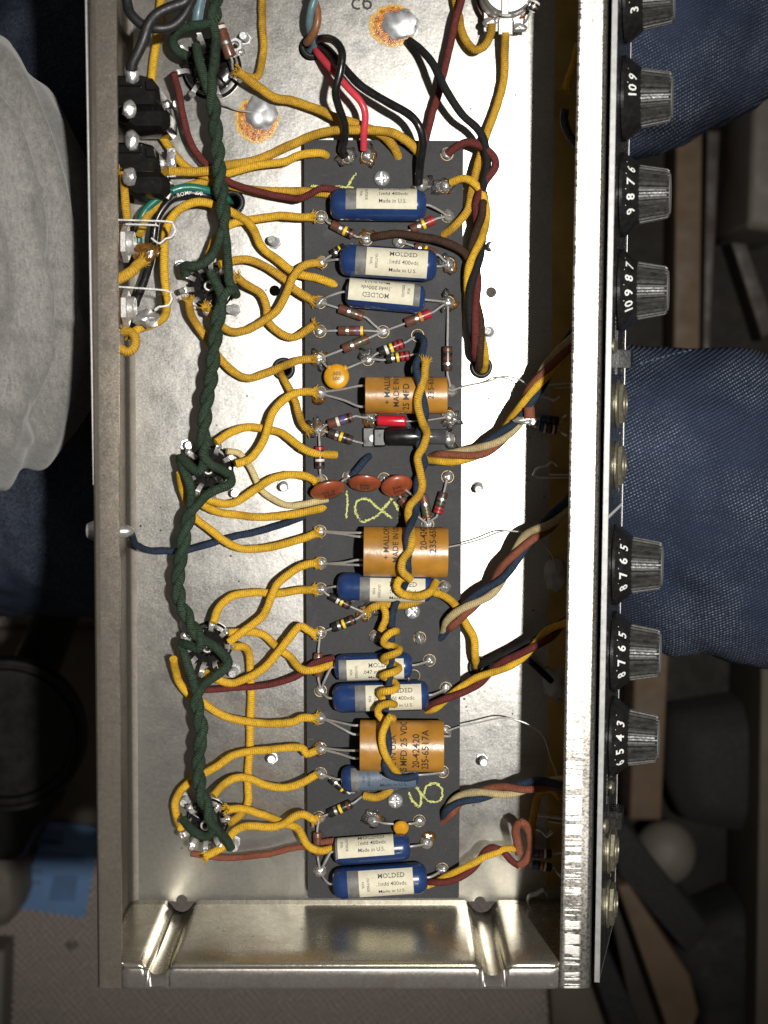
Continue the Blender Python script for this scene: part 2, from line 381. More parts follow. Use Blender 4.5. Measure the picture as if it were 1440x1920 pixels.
# ---------------------------------------------------------------- lettering
_tc = {}
def text2d(s, size, bold=0.0):
    k = (s, bold)
    if k not in _tc:
        cu = bpy.data.curves.new('lettering', 'FONT'); cu.body = s; cu.size = 1.0; cu.resolution_u = 2; cu.align_x = 'CENTER'; cu.align_y = 'CENTER'; cu.offset = bold
        ob = bpy.data.objects.new('lettering', cu); COL.objects.link(ob)
        dg = bpy.context.evaluated_depsgraph_get(); dg.update()
        me = bpy.data.meshes.new_from_object(ob.evaluated_get(dg))
        V = np.array([v.co[:2] for v in me.vertices]).reshape(-1, 2); Fc = [tuple(p.vertices) for p in me.polygons]
        bpy.data.objects.remove(ob); bpy.data.curves.remove(cu); bpy.data.meshes.remove(me); _tc[k] = (V, Fc)
    V, Fc = _tc[k]
    return V * size, Fc
def put_text(g, s, size, fn, bold=0.012, sx=1.0):
    V, Fc = text2d(s, size, bold)
    if len(V): g.add(np.array([fn(x * sx, y) for x, y in V]), Fc)
    return g

# ================================================================ CHASSIS
YB, YT = at(720, 1690, 0)[1], 190.0
RH = 63.0
def lin(y, a, b): return a + (b - a) * (y + 205) / 370.0          # value a at the lower end, b at the top of the picture
LX = lambda y: lin(y, -98.6, -95.8)           # left wall, outer face
LI = lambda y: lin(y, -90.0, -86.4)           # left rim, inner edge
RI = lambda y: lin(y, 60.2, 63.7)             # right rim, inner edge
RO = lambda y: lin(y, 70.9, 73.1)             # right rim, outer edge
PB = lambda y: lin(y, 86.0, 88.0)             # foot of the sloping front wall
chassis = thing('amplifier_chassis', (-10, 0, -1.5), 'open plated steel amplifier chassis tray filled with wiring', 'chassis')

g = G(); t0 = -1.4
def quad_sheet(z0, z1, pts):
    b = [(x, y, z0) for x, y in pts]; t = [(x, y, z1) for x, y in pts]; return b, t
g.sheet(*quad_sheet(t0, 0, [(LX(YB) + 1.2, YB), (PB(YB) - 1, YB), (PB(YT) - 1, YT), (LX(YT) + 1.2, YT)]))
fl = mk('floor_panel', g, MT['floor'], None, org=(0, 0, 0), smooth=False)
HOLES = [(515, 545, 2.0), (921, 548, 2.0), (341, 1688, 2.2), (900, 1691, 2.2), (583, 90, 4.6), (436, 380, 4.6), (532, 692, 4.2), (902, 690, 4.0), (897, 1250, 4.0), (395, 130, 7), (393, 535, 6), (392, 880, 6), (390, 1215, 6), (385, 1545, 6)]
cg = G()
for u, v, r in HOLES:
    p = at(u, v, 0); cg.add(*(lambda V, n: (V, [tuple(range(n - 1, -1, -1)), tuple(range(n, 2 * n))] + [(i, (i + 1) % n, n + (i + 1) % n, n + i) for i in range(n)]))(
        np.vstack([[(p[0] + r * math.cos(a), p[1] + r * math.sin(a), z) for a in np.arange(28) * 2 * math.pi / 28] for z in (-6, 6)]), 28))
cut = mk('cutter', cg, MT['floor'], None, org=(0, 0, 0))
md = fl.modifiers.new('holes', 'BOOLEAN'); md.object = cut; md.solver = 'EXACT'
dg = bpy.context.evaluated_depsgraph_get(); dg.update()
me = bpy.data.meshes.new_from_object(fl.evaluated_get(dg)); fl.modifiers.clear(); fl.data = me; bpy.data.objects.remove(cut)
fl.parent = chassis; fl.location = [-c * S for c in ORG[chassis.name]]

def strip(P, Q, n=40):   # ruled faces between two polylines of equal count
    P = np.asarray(P, float); Q = np.asarray(Q, float); m = len(P)
    return np.vstack((P, Q)), [(i, i + 1, m + i + 1, m + i) for i in range(m - 1)]
def profile_run(prof_fn, ys):
    """prof_fn(y) -> list of (x,z); swept along y"""
    g = G(); rows = [[(x, y, z) for x, z in prof_fn(y)] for y in ys]; m = len(rows[0])
    V = np.vstack(rows); Fc = [(i * m + j, i * m + j + 1, (i + 1) * m + j + 1, (i + 1) * m + j) for i in range(len(rows) - 1) for j in range(m - 1)]
    Fc += [tuple(range(m)), tuple((len(rows) - 1) * m + j for j in range(m - 1, -1, -1))]
    return g.add(V, Fc)
ys = np.linspace(YB - 8.4, YT, 26)
def wob(y, k): return 0.14 * noise.noise(Vector((y * 0.035, k, 0)))
# left wall with its rolled rim
def lp(y):
    o, i = LX(y), LI(y) + wob(y, 1); t = 1.2
    return [(o, RH - 8), (o, RH - 2.2), (o + .35, RH - 1.1), (o + 1.0, RH - .45), (o + 1.8, RH - .22), (o + 2.6, RH - .2), (i - .6, RH - .2), (i - .14, RH - .2), (i, RH - .36), (i, RH - t), (o + 2.4, RH - t - .2), (o + t, RH - 2.6), (o + t, RH - 8)]
part('rim', profile_run(lp, ys), MT['lwall'], chassis, 'rear rim folded inward', sharp=28)
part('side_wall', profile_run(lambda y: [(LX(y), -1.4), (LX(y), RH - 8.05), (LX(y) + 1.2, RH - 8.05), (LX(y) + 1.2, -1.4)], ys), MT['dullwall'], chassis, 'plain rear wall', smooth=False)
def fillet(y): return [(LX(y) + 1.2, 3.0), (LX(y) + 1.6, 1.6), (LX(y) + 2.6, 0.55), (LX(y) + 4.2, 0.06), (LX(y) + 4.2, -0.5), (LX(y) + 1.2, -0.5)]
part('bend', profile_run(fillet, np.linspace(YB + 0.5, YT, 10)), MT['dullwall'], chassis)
# right, sloping front wall with rim
def fp(y):
    o, i = RO(y), RI(y) + wob(y, 5); b = PB(y)
    return [(b, -1.4), (o, RH - 1.8), (o - .5, RH - .5), (o - 1.6, RH), (o - 2.0, RH), (i + 1.0, RH - .05), (i + .5, RH - .05), (i, RH - .4), (i, RH - 1.3), (o - 2, RH - 1.5), (b - 1.3, -1.4)]
part('front_wall', profile_run(fp, ys), MT['rrim'], chassis, 'sloping front wall with a rubbed and pitted bright rim', sharp=50)
# end wall with two grooves and an outward rim
GR = [(at(341, 1690, 0)[0], 4.6), (at(903, 1690, 0)[0], 4.9)]
def wall_y(x):
    y = YB
    for c, r in GR:
        d = abs(x - c)
        if d < r + 1.6:
            y -= math.sqrt(max(0, r * r - d * d)) if d < r * 0.93 else max(0, (r * 0.37) * (1 - (d - r * .93) / (r * .07 + 1.6)))
    return y
x0, x1 = LX(YB) + 1.3, PB(YB) - 1.4
xs = sorted(set(list(np.linspace(x0, x1, 90)) + [c + r * k for c, r in GR for k in np.linspace(-1.35, 1.35, 25)]))
xr = lambda x, z: min(x, PB(YB) - 1.4 - (PB(YB) - RO(YB)) * z / RH)
zr = [0.0, 6, 20, 36, 50, RH - 2.6]
g = G(); rows = []
for z in zr:
    k = 1.0
    rows.append([(xr(x, z), YB + (wall_y(x) - YB) * k, z) for x in xs])
# rounded outward bend, then the rim
for dy, z in ((-.3, RH - 1.2), (-1.0, RH - .35), (-2.0, RH), (-7.6, RH - .1), (-8.3, RH - .5), (-8.3, RH - 1.6)):
    rows.append([(min(max(xr(x, RH), LI(YB) + 0.4), RI(YB) - 0.4), (min(wall_y(x) - 0.3, YB + dy) if dy > -7 else YB + dy), z - 0.03 - (2.2 if (wall_y(x) < YB - 1.5 and -3 < dy) else 0)) for x in xs])
m = len(xs)
def grid_(R_): return G().add(np.vstack(R_), [(i * m + j, i * m + j + 1, (i + 1) * m + j + 1, (i + 1) * m + j) for i in range(len(R_) - 1) for j in range(m - 1)])
g = grid_(rows[:8]); er = part('rim', grid_(rows[7:]), MT['erim'], chassis, 'end rim folded outward', sharp=60)
er.modifiers.new('thickness', 'SOLIDIFY').thickness = 1.0 * S; er.modifiers['thickness'].offset = 0
ew = part('end_wall', g, MT['wall'], chassis, 'shiny end wall with two pressed grooves', sharp=60)
sm = ew.modifiers.new('thickness', 'SOLIDIFY'); sm.thickness = 1.0 * S; sm.offset = 0
g = G().sheet(*quad_sheet(0.004 + 0.1, 0.7, [(lin(YB, 62.2, 62.6), YB + 6), (PB(YB) - 3.2, YB + 6), (PB(YT) - 3.2, YT), (62.6, YT)]))
bv = [(PB(y) - 1.5 - (PB(y) - RO(y)) * z / RH, y, z) for y, z in ((YB + 6, 1.2), (YT, 1.2), (YT, 52), (YB + 6, 52))]
g.sheet([(x - 0.9, y, z) for x, y, z in bv], [(x - 0.25, y, z) for x, y, z in bv])
tag(mk('grounding_plate', g, MT['brass'], smooth=False), 'dull brass grounding plate folded along the front wall', 'plate')
# outer plate on the rear
g = G().box((LX(85) - .75, 85, 30), (0.4, 118, 31.0), bev=0.2)
tag(mk('rear_plate', g, MT['alu'], smooth=False), 'thin bright metal plate on the outside of the rear wall', 'plate')
for i, (u, v, z, rr, ln, lab) in enumerate(((152, 208, 40, 2.6, 2.6, 'round screw head on the rear plate, upper of two'), (151, 330, 40, 2.6, 2.6, 'round screw head on the rear plate, lower of two'), (139, 995, 42, 3.6, 6.5, 'large domed screw standing out of the rear wall'))):
    p = at(u, v, z); a = np.array((LX(p[1]) - (1.7 if i < 2 else 0.1), p[1], z)); b = a + (-1, 0, 0)
    g = G().lathe(a, b, [(0, rr * .55), (0.2, rr), (ln * .55, rr), (ln * .9, rr * .7), (ln, 0)], 18)
    tag(mk('screw', g, MT['zinc']), lab, 'screw', 'rear wall screws')

# ================================================================ CONTROL PANEL, KNOBS, JACK NUTS
pn_top = np.array((RO(0) + 2.6, 0, RH - 0.8)); pn_bot = np.array((PB(0) + 2.6, 0, -1.0))
def panel_pt(y, s, off=0.0):
    """s: 0 rim .. 1 foot; off: outwards along the panel normal"""
    p = np.array((RO(y) + 1.2 + (PB(y) - RO(y)) * s, y, RH - 0.8 - (RH - 0.3) * s))
    return p + PN * off
_sl = unit(np.array((PB(0) - RO(0), 0, -RH))); PN = np.array((-_sl[2], 0, _sl[0])); PS = _sl
g = G(); yb, yt = -203.5, YT
prof = lambda y: [tuple(panel_pt(y, 0.0, 0.2)), tuple(panel_pt(y, 0.0, 1.5)), tuple(panel_pt(y, 1.0, 1.5)), tuple(panel_pt(y, 1.0, 0.2))]
pn = thing('control_panel', panel_pt(0, 1.0), 'black printed control panel on the sloping chassis front', 'panel')
def slab(y0, y1, s0, s1, o0, o1):
    P = [panel_pt(y, s, o) for o in (o0, o1) for y, s in ((y0, s0), (y1, s0), (y1, s1), (y0, s1))]
    return G().sheet(P[:4], P[4:])
part('face_plate', slab(yb, yt, 0.004, 1.0, 0.3, 1.6), MT['panel'], pn, smooth=False)
part('top_edge', slab(yb, yt, -0.012, 0.0035, 0.25, 2.0), MT['alu'], pn, 'bright metal edge', smooth=False)
def on_panel_v(v, s=0.5):      # world y that photo row v shows on the panel
    y = 0.0
    for _ in range(30):
        p = panel_pt(y, s); q = at(720, v, p[2]); y = q[1]
    return y
part('lower_edge', slab(yb, yt, 1.002, 1.012, 0.3, 1.75), MT['alu'], pn, 'bright lower edge', smooth=False)
part('end_edge', slab(yb - .35, yb - .05, 0.0, 1.012, 0.3, 1.75), MT['alu'], pn, 'bright end edge', smooth=False)
part('divider_line', slab(on_panel_v(957) - 0.6, on_panel_v(957) + 0.6, 0.03, 0.98, 1.605, 1.66), MT['whiteink'], pn)
def panel_text(s, v, sv, size):
    y = on_panel_v(v, sv)
    return put_text(G(), s, size, lambda a, b: panel_pt(y, sv, 1.64) + np.array((0, 1, 0)) * a - PS * b)
for s, v, sv, size in (('1', 812, .72, 5), ('2', 918, .72, 5), ('BRIGHT', 622, .30, 3.2), ('1', 1640, .66, 5), ('BRIGHT', 1478, .30, 3.2)):
    part('lettering', panel_text(s, v, sv, size), MT['whiteink'], pn, smooth=False)

def knob(v, first, label, turn=0.0, r0=14.6):
    y = on_panel_v(v, 0.52); c = panel_pt(y, 0.52, 1.9); o = bpy.data.objects.new('control_knob', None); o.empty_display_size = .005; link(o, pn, c); o['label'] = label
    part('skirt', G().lathe(c, c + PN, [(0, r0 - .6), (0, r0), (1.0, r0), (1.5, r0 - .5), (6.2, 10.2), (6.4, 9.4), (6.4, 0)], 48), MT['knob'], o)
    # fluted grip
    n = 60; rows = []
    up = -PS; sd = np.array((0, 1.0, 0))
    for d, r, fl_ in ((5.8, 9.6, .55), (6.4, 9.6, .55), (15.6, 8.0, .50), (16.4, 7.6, .2), (16.4, 7.1, 0)):
        rows.append([c + PN * d + (r + (fl_ if j % 4 < 2 else -fl_)) * (math.cos(a) * up + math.sin(a) * sd) for j in range(4 * n // 2) for a in (2 * math.pi * (j + (0.3 if j % 2 else 0)) / (2 * n),)])
    m = len(rows[0]); gg = G().add(np.vstack(rows), [(i * m + j, i * m + (j + 1) % m, (i + 1) * m + (j + 1) % m, (i + 1) * m + j) for i in range(len(rows) - 1) for j in range(m)])
    part('grip', gg, MT['grip'], o, smooth=False)
    part('cap', G().lathe(c, c + PN, [(16.3, 7.15), (16.7, 6.8), (16.9, 0)], 32), MT['alu'], o, 'bright metal cap')
    # numerals on the sloping skirt
    sk = [(5.4, 10.9, i) for i in range(0)]
    slope = unit(np.array((6.2 - 1.5, 10.2 - (r0 - .5))))           # (axial, radial)
    def on_cone(a, b, ang):
        rad = 12.2 + b * -slope[1] * 1.0; ax = 1.5 + (r0 - .5 - rad) * (4.7 / (r0 - .5 - 10.2)) + 0.12
        th = ang + a / 12.2
        return c + PN * ax + rad * (math.cos(th) * up + math.sin(th) * sd)
    gl = G()
    for k, s in enumerate(first):
        ang = math.radians(turn + 33 - 23.5 * k)
        put_text(gl, s, 4.6, lambda a, b: on_cone(a, b, ang), 0.02)
        at_ = ang + math.radians(11.7)
        gl.add([c + PN * ax + rr * (math.cos(at_ + da) * up + math.sin(at_ + da) * sd) for ax, rr, da in ((2.1, 13.62, -.012), (2.1, 13.62, .012), (2.9, 12.82, .012), (2.9, 12.82, -.012))], [(0, 1, 2, 3)])
    part('numerals', gl, MT['whiteink'], o, smooth=False)
    return o
for v, f, lab, tn in ((2, '123', 'black fluted knob cut off by the top edge of the picture', -14), (186, ['9', '10'], 'black fluted knob showing 9 and 10, second from the top', -8),
                  (366, '6789', 'black fluted knob with 6 to 9 facing up, third from the top', 4), (546, ['7', '8', '9', '10'], 'black fluted knob showing 7 to 10 above the slide switch', 8),
                  (1058, '5678', 'black fluted knob just below the white panel line', 3), (1221, '5678', 'black fluted knob second below the white panel line', 6), (1380, '3456', 'black fluted knob with 3 to 6 facing up, lowest of all', 2)):
    knob(v, f, lab, tn)
def hexnut(c, ax, r, h, bore, up):
    g = G(); up = unit(up - ax * (ax @ up)); sd = np.cross(ax, up); rows = []
    for d, rr, hexed in ((0, r * .93, 1), (.3, r, 1), (h - .3, r, 1), (h, r * .92, 1), (h, bore + .3, 0), (h - .4, bore, 0), (0, bore, 0)):
        rows.append([c + ax * d + rr * ((1 / max(abs(math.cos(((a + math.pi / 6) % (math.pi / 3)) - math.pi / 6)), .5)) * .93 if hexed else 1) * (math.cos(a) * up + math.sin(a) * sd) for a in np.arange(36) * math.pi / 18])
    return g.add(np.vstack(rows), [(i * 36 + j, i * 36 + (j + 1) % 36, (i + 1) * 36 + (j + 1) % 36, (i + 1) * 36 + j) for i in range(6) for j in range(36)])
def jack(v, label, spring, blade, zc=8.5):
    y = on_panel_v(v, 0.48); c = panel_pt(y, 0.48, 1.7); o = thing('input_jack', c, label, 'jack', 'input jacks in the control panel')
    part('washer', G().lathe(c, c + PN, [(0, 8.6), (.6, 8.6), (.8, 8.2), (.8, 5.0)], 36), MT['nut'], o)
    part('nut', hexnut(c + PN * .85, PN, 7.2, 1.8, 4.9, np.array((0, 1.0, 0))), MT['nut'], o, sharp=25)
    part('bushing', G().lathe(c, c + PN, [(0, 4.8), (3.0, 4.8), (3.4, 4.4), (3.4, 3.4), (1, 3.3), (-1, 3.3)], 28), MT['nut'], o)
    q = panel_pt(y, 0.48, -3.0)
    part('body', G().lathe(q, q - PN, [(0, 0), (0, 6.5), (5.5, 6.5), (6, 5.5), (6, 3), (4, 2.6)], 24), MT['phenolic'], o)
    for nm, pts in (('spring_contact', spring), ('blade', blade)):
        P = spline([at(u, w_, zc) for u, w_ in pts], .8); g = G()
        T, N, B = frames(P); nx = np.cross(T, (0, 0, 1.0)); nx /= np.linalg.norm(nx, axis=1)[:, None]
        rows = [P + nx * .28 + (0, 0, 1.8), P - nx * .28 + (0, 0, 1.8), P - nx * .28 - (0, 0, 1.8), P + nx * .28 - (0, 0, 1.8)]
        n = len(P); g.add(np.vstack(rows), [(k * n + i, k * n + i + 1, ((k + 1) % 4) * n + i + 1, ((k + 1) % 4) * n + i) for k in range(4) for i in range(n - 1)])
        part(nm, g, MT['tin'], o)
    return o
jack(757, 'upper nickel input jack between the slide switch and white line', [(1085, 717), (1028, 722), (1015, 728), (1011, 736), (1014, 745), (1028, 747), (1037, 752), (1049, 743)], [(1042, 728), (1085, 725)])
jack(872, 'nickel input jack nearest above the white panel line', [(1085, 895), (1007, 895), (1002, 885), (1009, 877), (1025, 873), (1034, 866), (1044, 874)], [(1030, 890), (1085, 890)])
jack(1592, 'nickel input jack below the lower slide switch', [(1070, 1536), (1006, 1528), (997, 1538), (1000, 1551), (1013, 1556), (1024, 1567), (1035, 1559)], [(1027, 1538), (1070, 1544)])
jack(1693, 'nickel input jack nearest the end of the panel', [(1066, 1721), (1006, 1704), (990, 1694), (992, 1680), (1006, 1676), (1019, 1669), (1026, 1680)], [(1016, 1701), (1066, 1713)])
def slide_switch(v, label, vs):
    y = on_panel_v(v, .5); o = thing('slide_switch', panel_pt(y, .5, 1.7), label, 'switch', 'slide switches in the panel')
    part('frame', slab(y - 7.5, y + 7.5, .34, .62, 1.65, 2.3), MT['panel'], o, smooth=False)
    part('slider', slab(y - 5.2, y + 1.0, .40, .56, 2.3, 6.5), MT['knob'], o, smooth=False)
    for w_, s in vs:
        yy = on_panel_v(w_, s); q = panel_pt(yy, s, 1.6)
        part('screw_head', G().lathe(q, q + PN, [(0, 2.7), (.5, 2.7), (1.3, 1.8), (1.6, 0)], 18), MT['nut'], o)
slide_switch(662, 'small black slide switch below the fourth knob', [(649, .16), (688, .60)])
slide_switch(1517, 'small black slide switch below the lowest knob', [(1476, .55), (1548, .2)])
# pots behind the front wall, mostly under the rim
for i, (v, lab) in enumerate(((75, 'potentiometer back under the rim beside the top knobs'), (205, 'potentiometer back under the rim level with the second knob'), (350, 'potentiometer back under the rim level with the third knob'), (540, 'potentiometer back under the rim level with the fourth knob'),
                              (1060, 'potentiometer back under the rim just below the white line'), (1225, 'potentiometer back under the rim level with the sixth knob'), (1390, 'potentiometer back under the rim level with the lowest knob'))):
    y = on_panel_v(v, .5); c = panel_pt(y, .5, -3.2); o = thing('potentiometer', c, lab, 'potentiometer', 'potentiometers behind the front wall')
    part('can', G().lathe(c, c - PN, [(0, 0), (0, 10.2), (6.2, 10.2), (7.0, 9.4), (7.2, 0)], 30), MT['lwall'], o)
    part('wafer', G().box(c - PN * 1.2 + np.array((-1, 0, 11)), (0.8, 7, 4.5), bev=.3), MT['phenolic'], o)
    for k in (-1, 0, 1):
        part('lug', G().box(c - PN * 2.4 + np.array((-3.2, k * 4.4, 13.5)), (3.0, 1.2, .25)), MT['tin'], o)
        part('solder_joint', G().ball(c - PN * 2.4 + np.array((-5.2, k * 4.4, 13.9)), (1.7, 1.6, 1.2), jit=.4, seed=i * 3 + k), MT['solder'], o)

# ================================================================ CIRCUIT BOARD
BT = 6.5
bc = [at(570, 262, BT), at(868, 264, BT), at(860, 1684, BT), at(577, 1684, BT)]
board = thing('circuit_board', (bc[0] + bc[2]) / 2 - (0, 0, 4), 'long black fibre eyelet board carrying the components', 'circuit board')
def board_sheet(z0, z1, grow):
    ctr = (bc[0] + bc[2]) / 2
    P = [p + np.sign(p - ctr) * grow for p in bc]
    P = [P[3], P[2], P[1], P[0]]
    def rnd(P):
        out = []
        for i in range(4):
            a, b, c = P[i - 1], P[i], P[(i + 1) % 4]; r = .8
            out += [b + unit(a - b) * r, b + unit(unit(a - b) + unit(c - b)) * r * .35, b + unit(c - b) * r]
        return out
    P = rnd(P)
    return G().sheet([(p[0], p[1], z0) for p in P], [(p[0], p[1], z1) for p in P])
part('board_sheet', board_sheet(4.4, BT, 0), MT['board'], board, smooth=False)
part('backing_sheet', board_sheet(1.8, 4.35, .25), MT['boardedge'], board, smooth=False)
for s in (-1, 1): pass
EYE = dict(L1=(602, 407), L2=(602, 492), L3=(600, 567), L4=(600, 621), L5=(598, 673), L6=(600, 736), L7=(598, 806), L8=(602, 901), L9=(600, 996), L10=(602, 1056), L11=(601, 1104),
           L12=(600, 1186), L13=(601, 1295), L14=(600, 1346), L15=(601, 1403), L16=(601, 1450), L17=(598, 1532), L18=(600, 1633),
           T1=(652, 294), T2=(689, 293), R1=(838, 289), R2=(790, 347), R2b=(834, 350), R3=(839, 405), C1=(687, 448), C2=(748, 453), R4=(841, 495), R5=(840, 567), C3=(718, 622), C4=(783, 629),
           C5=(690, 674), R6=(845, 732), R7=(841, 781), R7b=(841, 823), C6=(695, 783), R8=(839, 894), C7=(802, 983), C8=(654, 894), C9=(720, 898), R9=(833, 1100), C10=(685, 1149),
           C11=(704, 1193), R10=(787, 1196), R11=(805, 1238), R12=(836, 1290), R13=(835, 1371), R14=(830, 1447), C12=(700, 1538), C13=(786, 1539), R15=(800, 1580), R16=(829, 1629), C14=(776, 1267))
ring = to_mesh('eyelet', G().lathe((0, 0, -.1), (0, 0, 1), [(0, 2.55), (.28, 2.5), (.38, 2.3), (.3, 2.05), (-.3, 1.9)], 22), MT['eyelet'], np.zeros(3))
blobs = [to_mesh('solder_joint', G().ball((0, 0, .2), (2.0 + .25 * (k % 3), 1.85 + .2 * (k % 2), 1.25 + .25 * (k % 4)), 16, 10, .35, k, -.3), MT['solder'], np.zeros(3)) for k in range(8)]
flx = [to_mesh('flux_stain', G().ball((0, 0, 0), (3.1, 2.7, .45), 18, 6, .7, 20 + k, -.2), MT['fluxdark'], np.zeros(3)) for k in range(4)]
for i, (k, (u, v)) in enumerate(EYE.items()):
    p = at(u, v, BT + .1); e = inst('eyelet', ring, p, board, rng.uniform(0, 6))
    if k not in ('C4', 'C14'): inst('solder_joint', blobs[i % 8], p + (0, 0, .25), e, rng.uniform(0, 6))
    if k in ('L5', 'L6', 'L7', 'R5', 'R7', 'R2b', 'T2', 'C1', 'C10', 'C6', 'R4', 'C12', 'L15', 'R15'): inst('flux_stain', flx[i % 4], p + (rng.uniform(-.6, .6), rng.uniform(-.6, .6), -.02), e, rng.uniform(0, 6))
rsd = [to_mesh('flux_crust', G().ball((0, 0, 0), (3.6, 3.0, .5), 26, 6, .9, 40 + k, -.2), MT['residue'], np.zeros(3)) for k in range(4)]
for i, k in enumerate(('T1', 'T2', 'R2', 'R2b', 'R4', 'C5', 'R7', 'R7b', 'C6', 'R5', 'L7', 'C12', 'C10', 'L5')):
    e = [c for c in board.children if c.name.startswith('eyelet')][list(EYE).index(k)]
    inst('flux_crust', rsd[i % 4], at(*EYE[k], BT) + (rng.uniform(-.3, 1.2), rng.uniform(-1.4, .2), .02), e, rng.uniform(0, 6))
# chalk marks
def chalk(strokes, z=BT + .04):
    g = G()
    for st in strokes:
        P = spline([at(u, v, z) for u, v in st], .35)
        for k in range(4):
            Q = P + np.c_[rng.normal(0, .24, (len(P), 2)), np.zeros(len(P))]
            r = np.abs(rng.normal(.13, .08, len(P))) + .03
            for a in range(0, len(Q) - 3, 3):
                if rng.random() < .8:
                    C = Q[a:a + 4]; T = np.gradient(C, axis=0); nn = np.c_[-T[:, 1], T[:, 0], np.zeros(4)]; nn /= np.maximum(np.linalg.norm(nn, axis=1), 1e-6)[:, None]
                    w_ = r[a:a + 4][:, None]; V = np.vstack((C + nn * w_, C - nn * w_)); V[:, 2] += .01 * k
                    g.add(V, [(i, i + 1, 4 + i + 1, 4 + i) for i in range(3)])
    return g
part('chalk_mark', chalk([[(584, 349), (610, 350), (640, 350), (662, 351)], [(652, 349), (660, 335), (669, 323)]]), MT['chalk'], board, 'yellow chalk tick at the top end', smooth=False)
part('chalk_mark', chalk([[(650, 921), (651, 945), (649, 972)]]), MT['chalk'], board, 'yellow chalk upright stroke', smooth=False)
part('chalk_mark', chalk([[(735, 935), (722, 950), (705, 968), (680, 978), (667, 962), (670, 940), (690, 937), (708, 952), (735, 972)], [(738, 940), (748, 960), (748, 970), (742, 972)]]), MT['chalk'], board, 'yellow chalk figure eight', smooth=False)
part('chalk_mark', chalk([[(766, 1486), (776, 1505), (786, 1512), (790, 1500), (786, 1482), (780, 1475), (790, 1488), (805, 1502), (824, 1502), (829, 1482), (818, 1469), (800, 1474), (793, 1492)]]), MT['chalk'], board, 'yellow chalk figure eight lying near the bottom screw', smooth=False)
g = G()
put_text(g, 'c6', 9.0, lambda a, b: at(678, 4, .05) + np.array((a, b, 0)), .0)
part('lettering', g, MT['ink'], chassis, 'hand-written black mark', smooth=False)

# ================================================================ COMPONENT BUILDERS
def frame_of(A, B, roll=0.0):
    ex = unit(B - A); up = np.array((0, 0, 1.0)); up = unit(up - ex * (ex @ up)); sd = np.cross(up, ex)
    return ex, up, sd
def px(u, v, z): return at(u, v, z)
def lead(o, pts, r=.42, m=None):
    return part('lead', G().tube(spline(pts, .8), r, 7), m or MT['tin'], o)
def blue_cap(a, b, rad, label, lines, roll=0.0, flip=False, band=(.165, .285), lab=(.275, .90), leads=(), tint=False, zc=None, foil=True, mat='blue'):
    z = BT + rad + .5 if zc is None else zc
    A, B = px(*a, z), px(*b, z); L = np.linalg.norm(B - A); ex, up, sd = frame_of(A, B)
    o = thing('moulded_capacitor', (A + B) / 2 - (0, 0, rad), label, 'capacitor', 'blue moulded capacitors')
    e = rad * .62
    prof = [(0, 0), (.02, rad * .42), (.25, rad * .62), (e * .35, rad * .86), (e * .75, rad * .97), (e, rad)] + [(L - e, rad), (L - e * .75, rad * .97), (L - e * .35, rad * .86), (L - .25, rad * .62), (L - .02, rad * .42), (L, 0)]
    body = part('case', G().lathe(A, B, prof, 36), MT[mat], o)
    q = lambda x, th, r: A + ex * x + r * (math.cos(th) * up + math.sin(th) * sd)
    def patch(x0, x1, t0, t1, r, n=14):
        V = [q(x, t0 + (t1 - t0) * i / n, r) for x in (x0, x1) for i in range(n + 1)]
        return G().add(V, [(i, n + 1 + i, n + 2 + i, i + 1) for i in range(n)])
    fx = (lambda f: 1 - f) if flip else (lambda f: f)
    hw = .98
    b0, b1 = sorted((fx(band[0]) * L, fx(band[1]) * L)); l0, l1 = sorted((fx(lab[0]) * L, fx(lab[1]) * L))
    part('grey_band', patch(b0, b1, roll - hw * 1.05, roll + hw * 1.05, rad + .05), MT['greyband'], o)
    lb = part('paper_label', patch(l0, l1, roll - hw, roll + hw, rad + .10), MT['paperblue' if tint else 'paper'], o)
    sg = -1 if flip else 1; R = rad + .14; g = G()
    if lines:
        cx = l0 + (l1 - l0) * (.42 if flip else .60); dy = rad * .50
        for k, (s, sz) in enumerate(lines):
            off = (len(lines) - 1) / 2 - k
            put_text(g, s, sz, lambda x, y: q(cx + sg * x, roll + sg * (off * dy + y) / rad, R), .003)
    if foil:
        fx0 = l0 + (l1 - l0) * (.88 if flip else .12)
        for k, s in enumerate(('OUTSIDE', 'FOIL')):
            put_text(g, s, 1.25, lambda x, y: q(fx0 + sg * (y + (.5 - k) * 1.9), roll - sg * x / rad, R), .008)
    if g.v: part('lettering', g, MT['ink'], lb, smooth=False)
    for end, tgt, lift in leads:
        s0 = A if end == 0 else B; d = -ex if end == 0 else ex
        T = px(*tgt, BT + .8); lead(o, [s0 - d * .5, s0 + d * 1.2, s0 * .45 + T * .55 + (0, 0, lift) + d * .8, T])
    return o
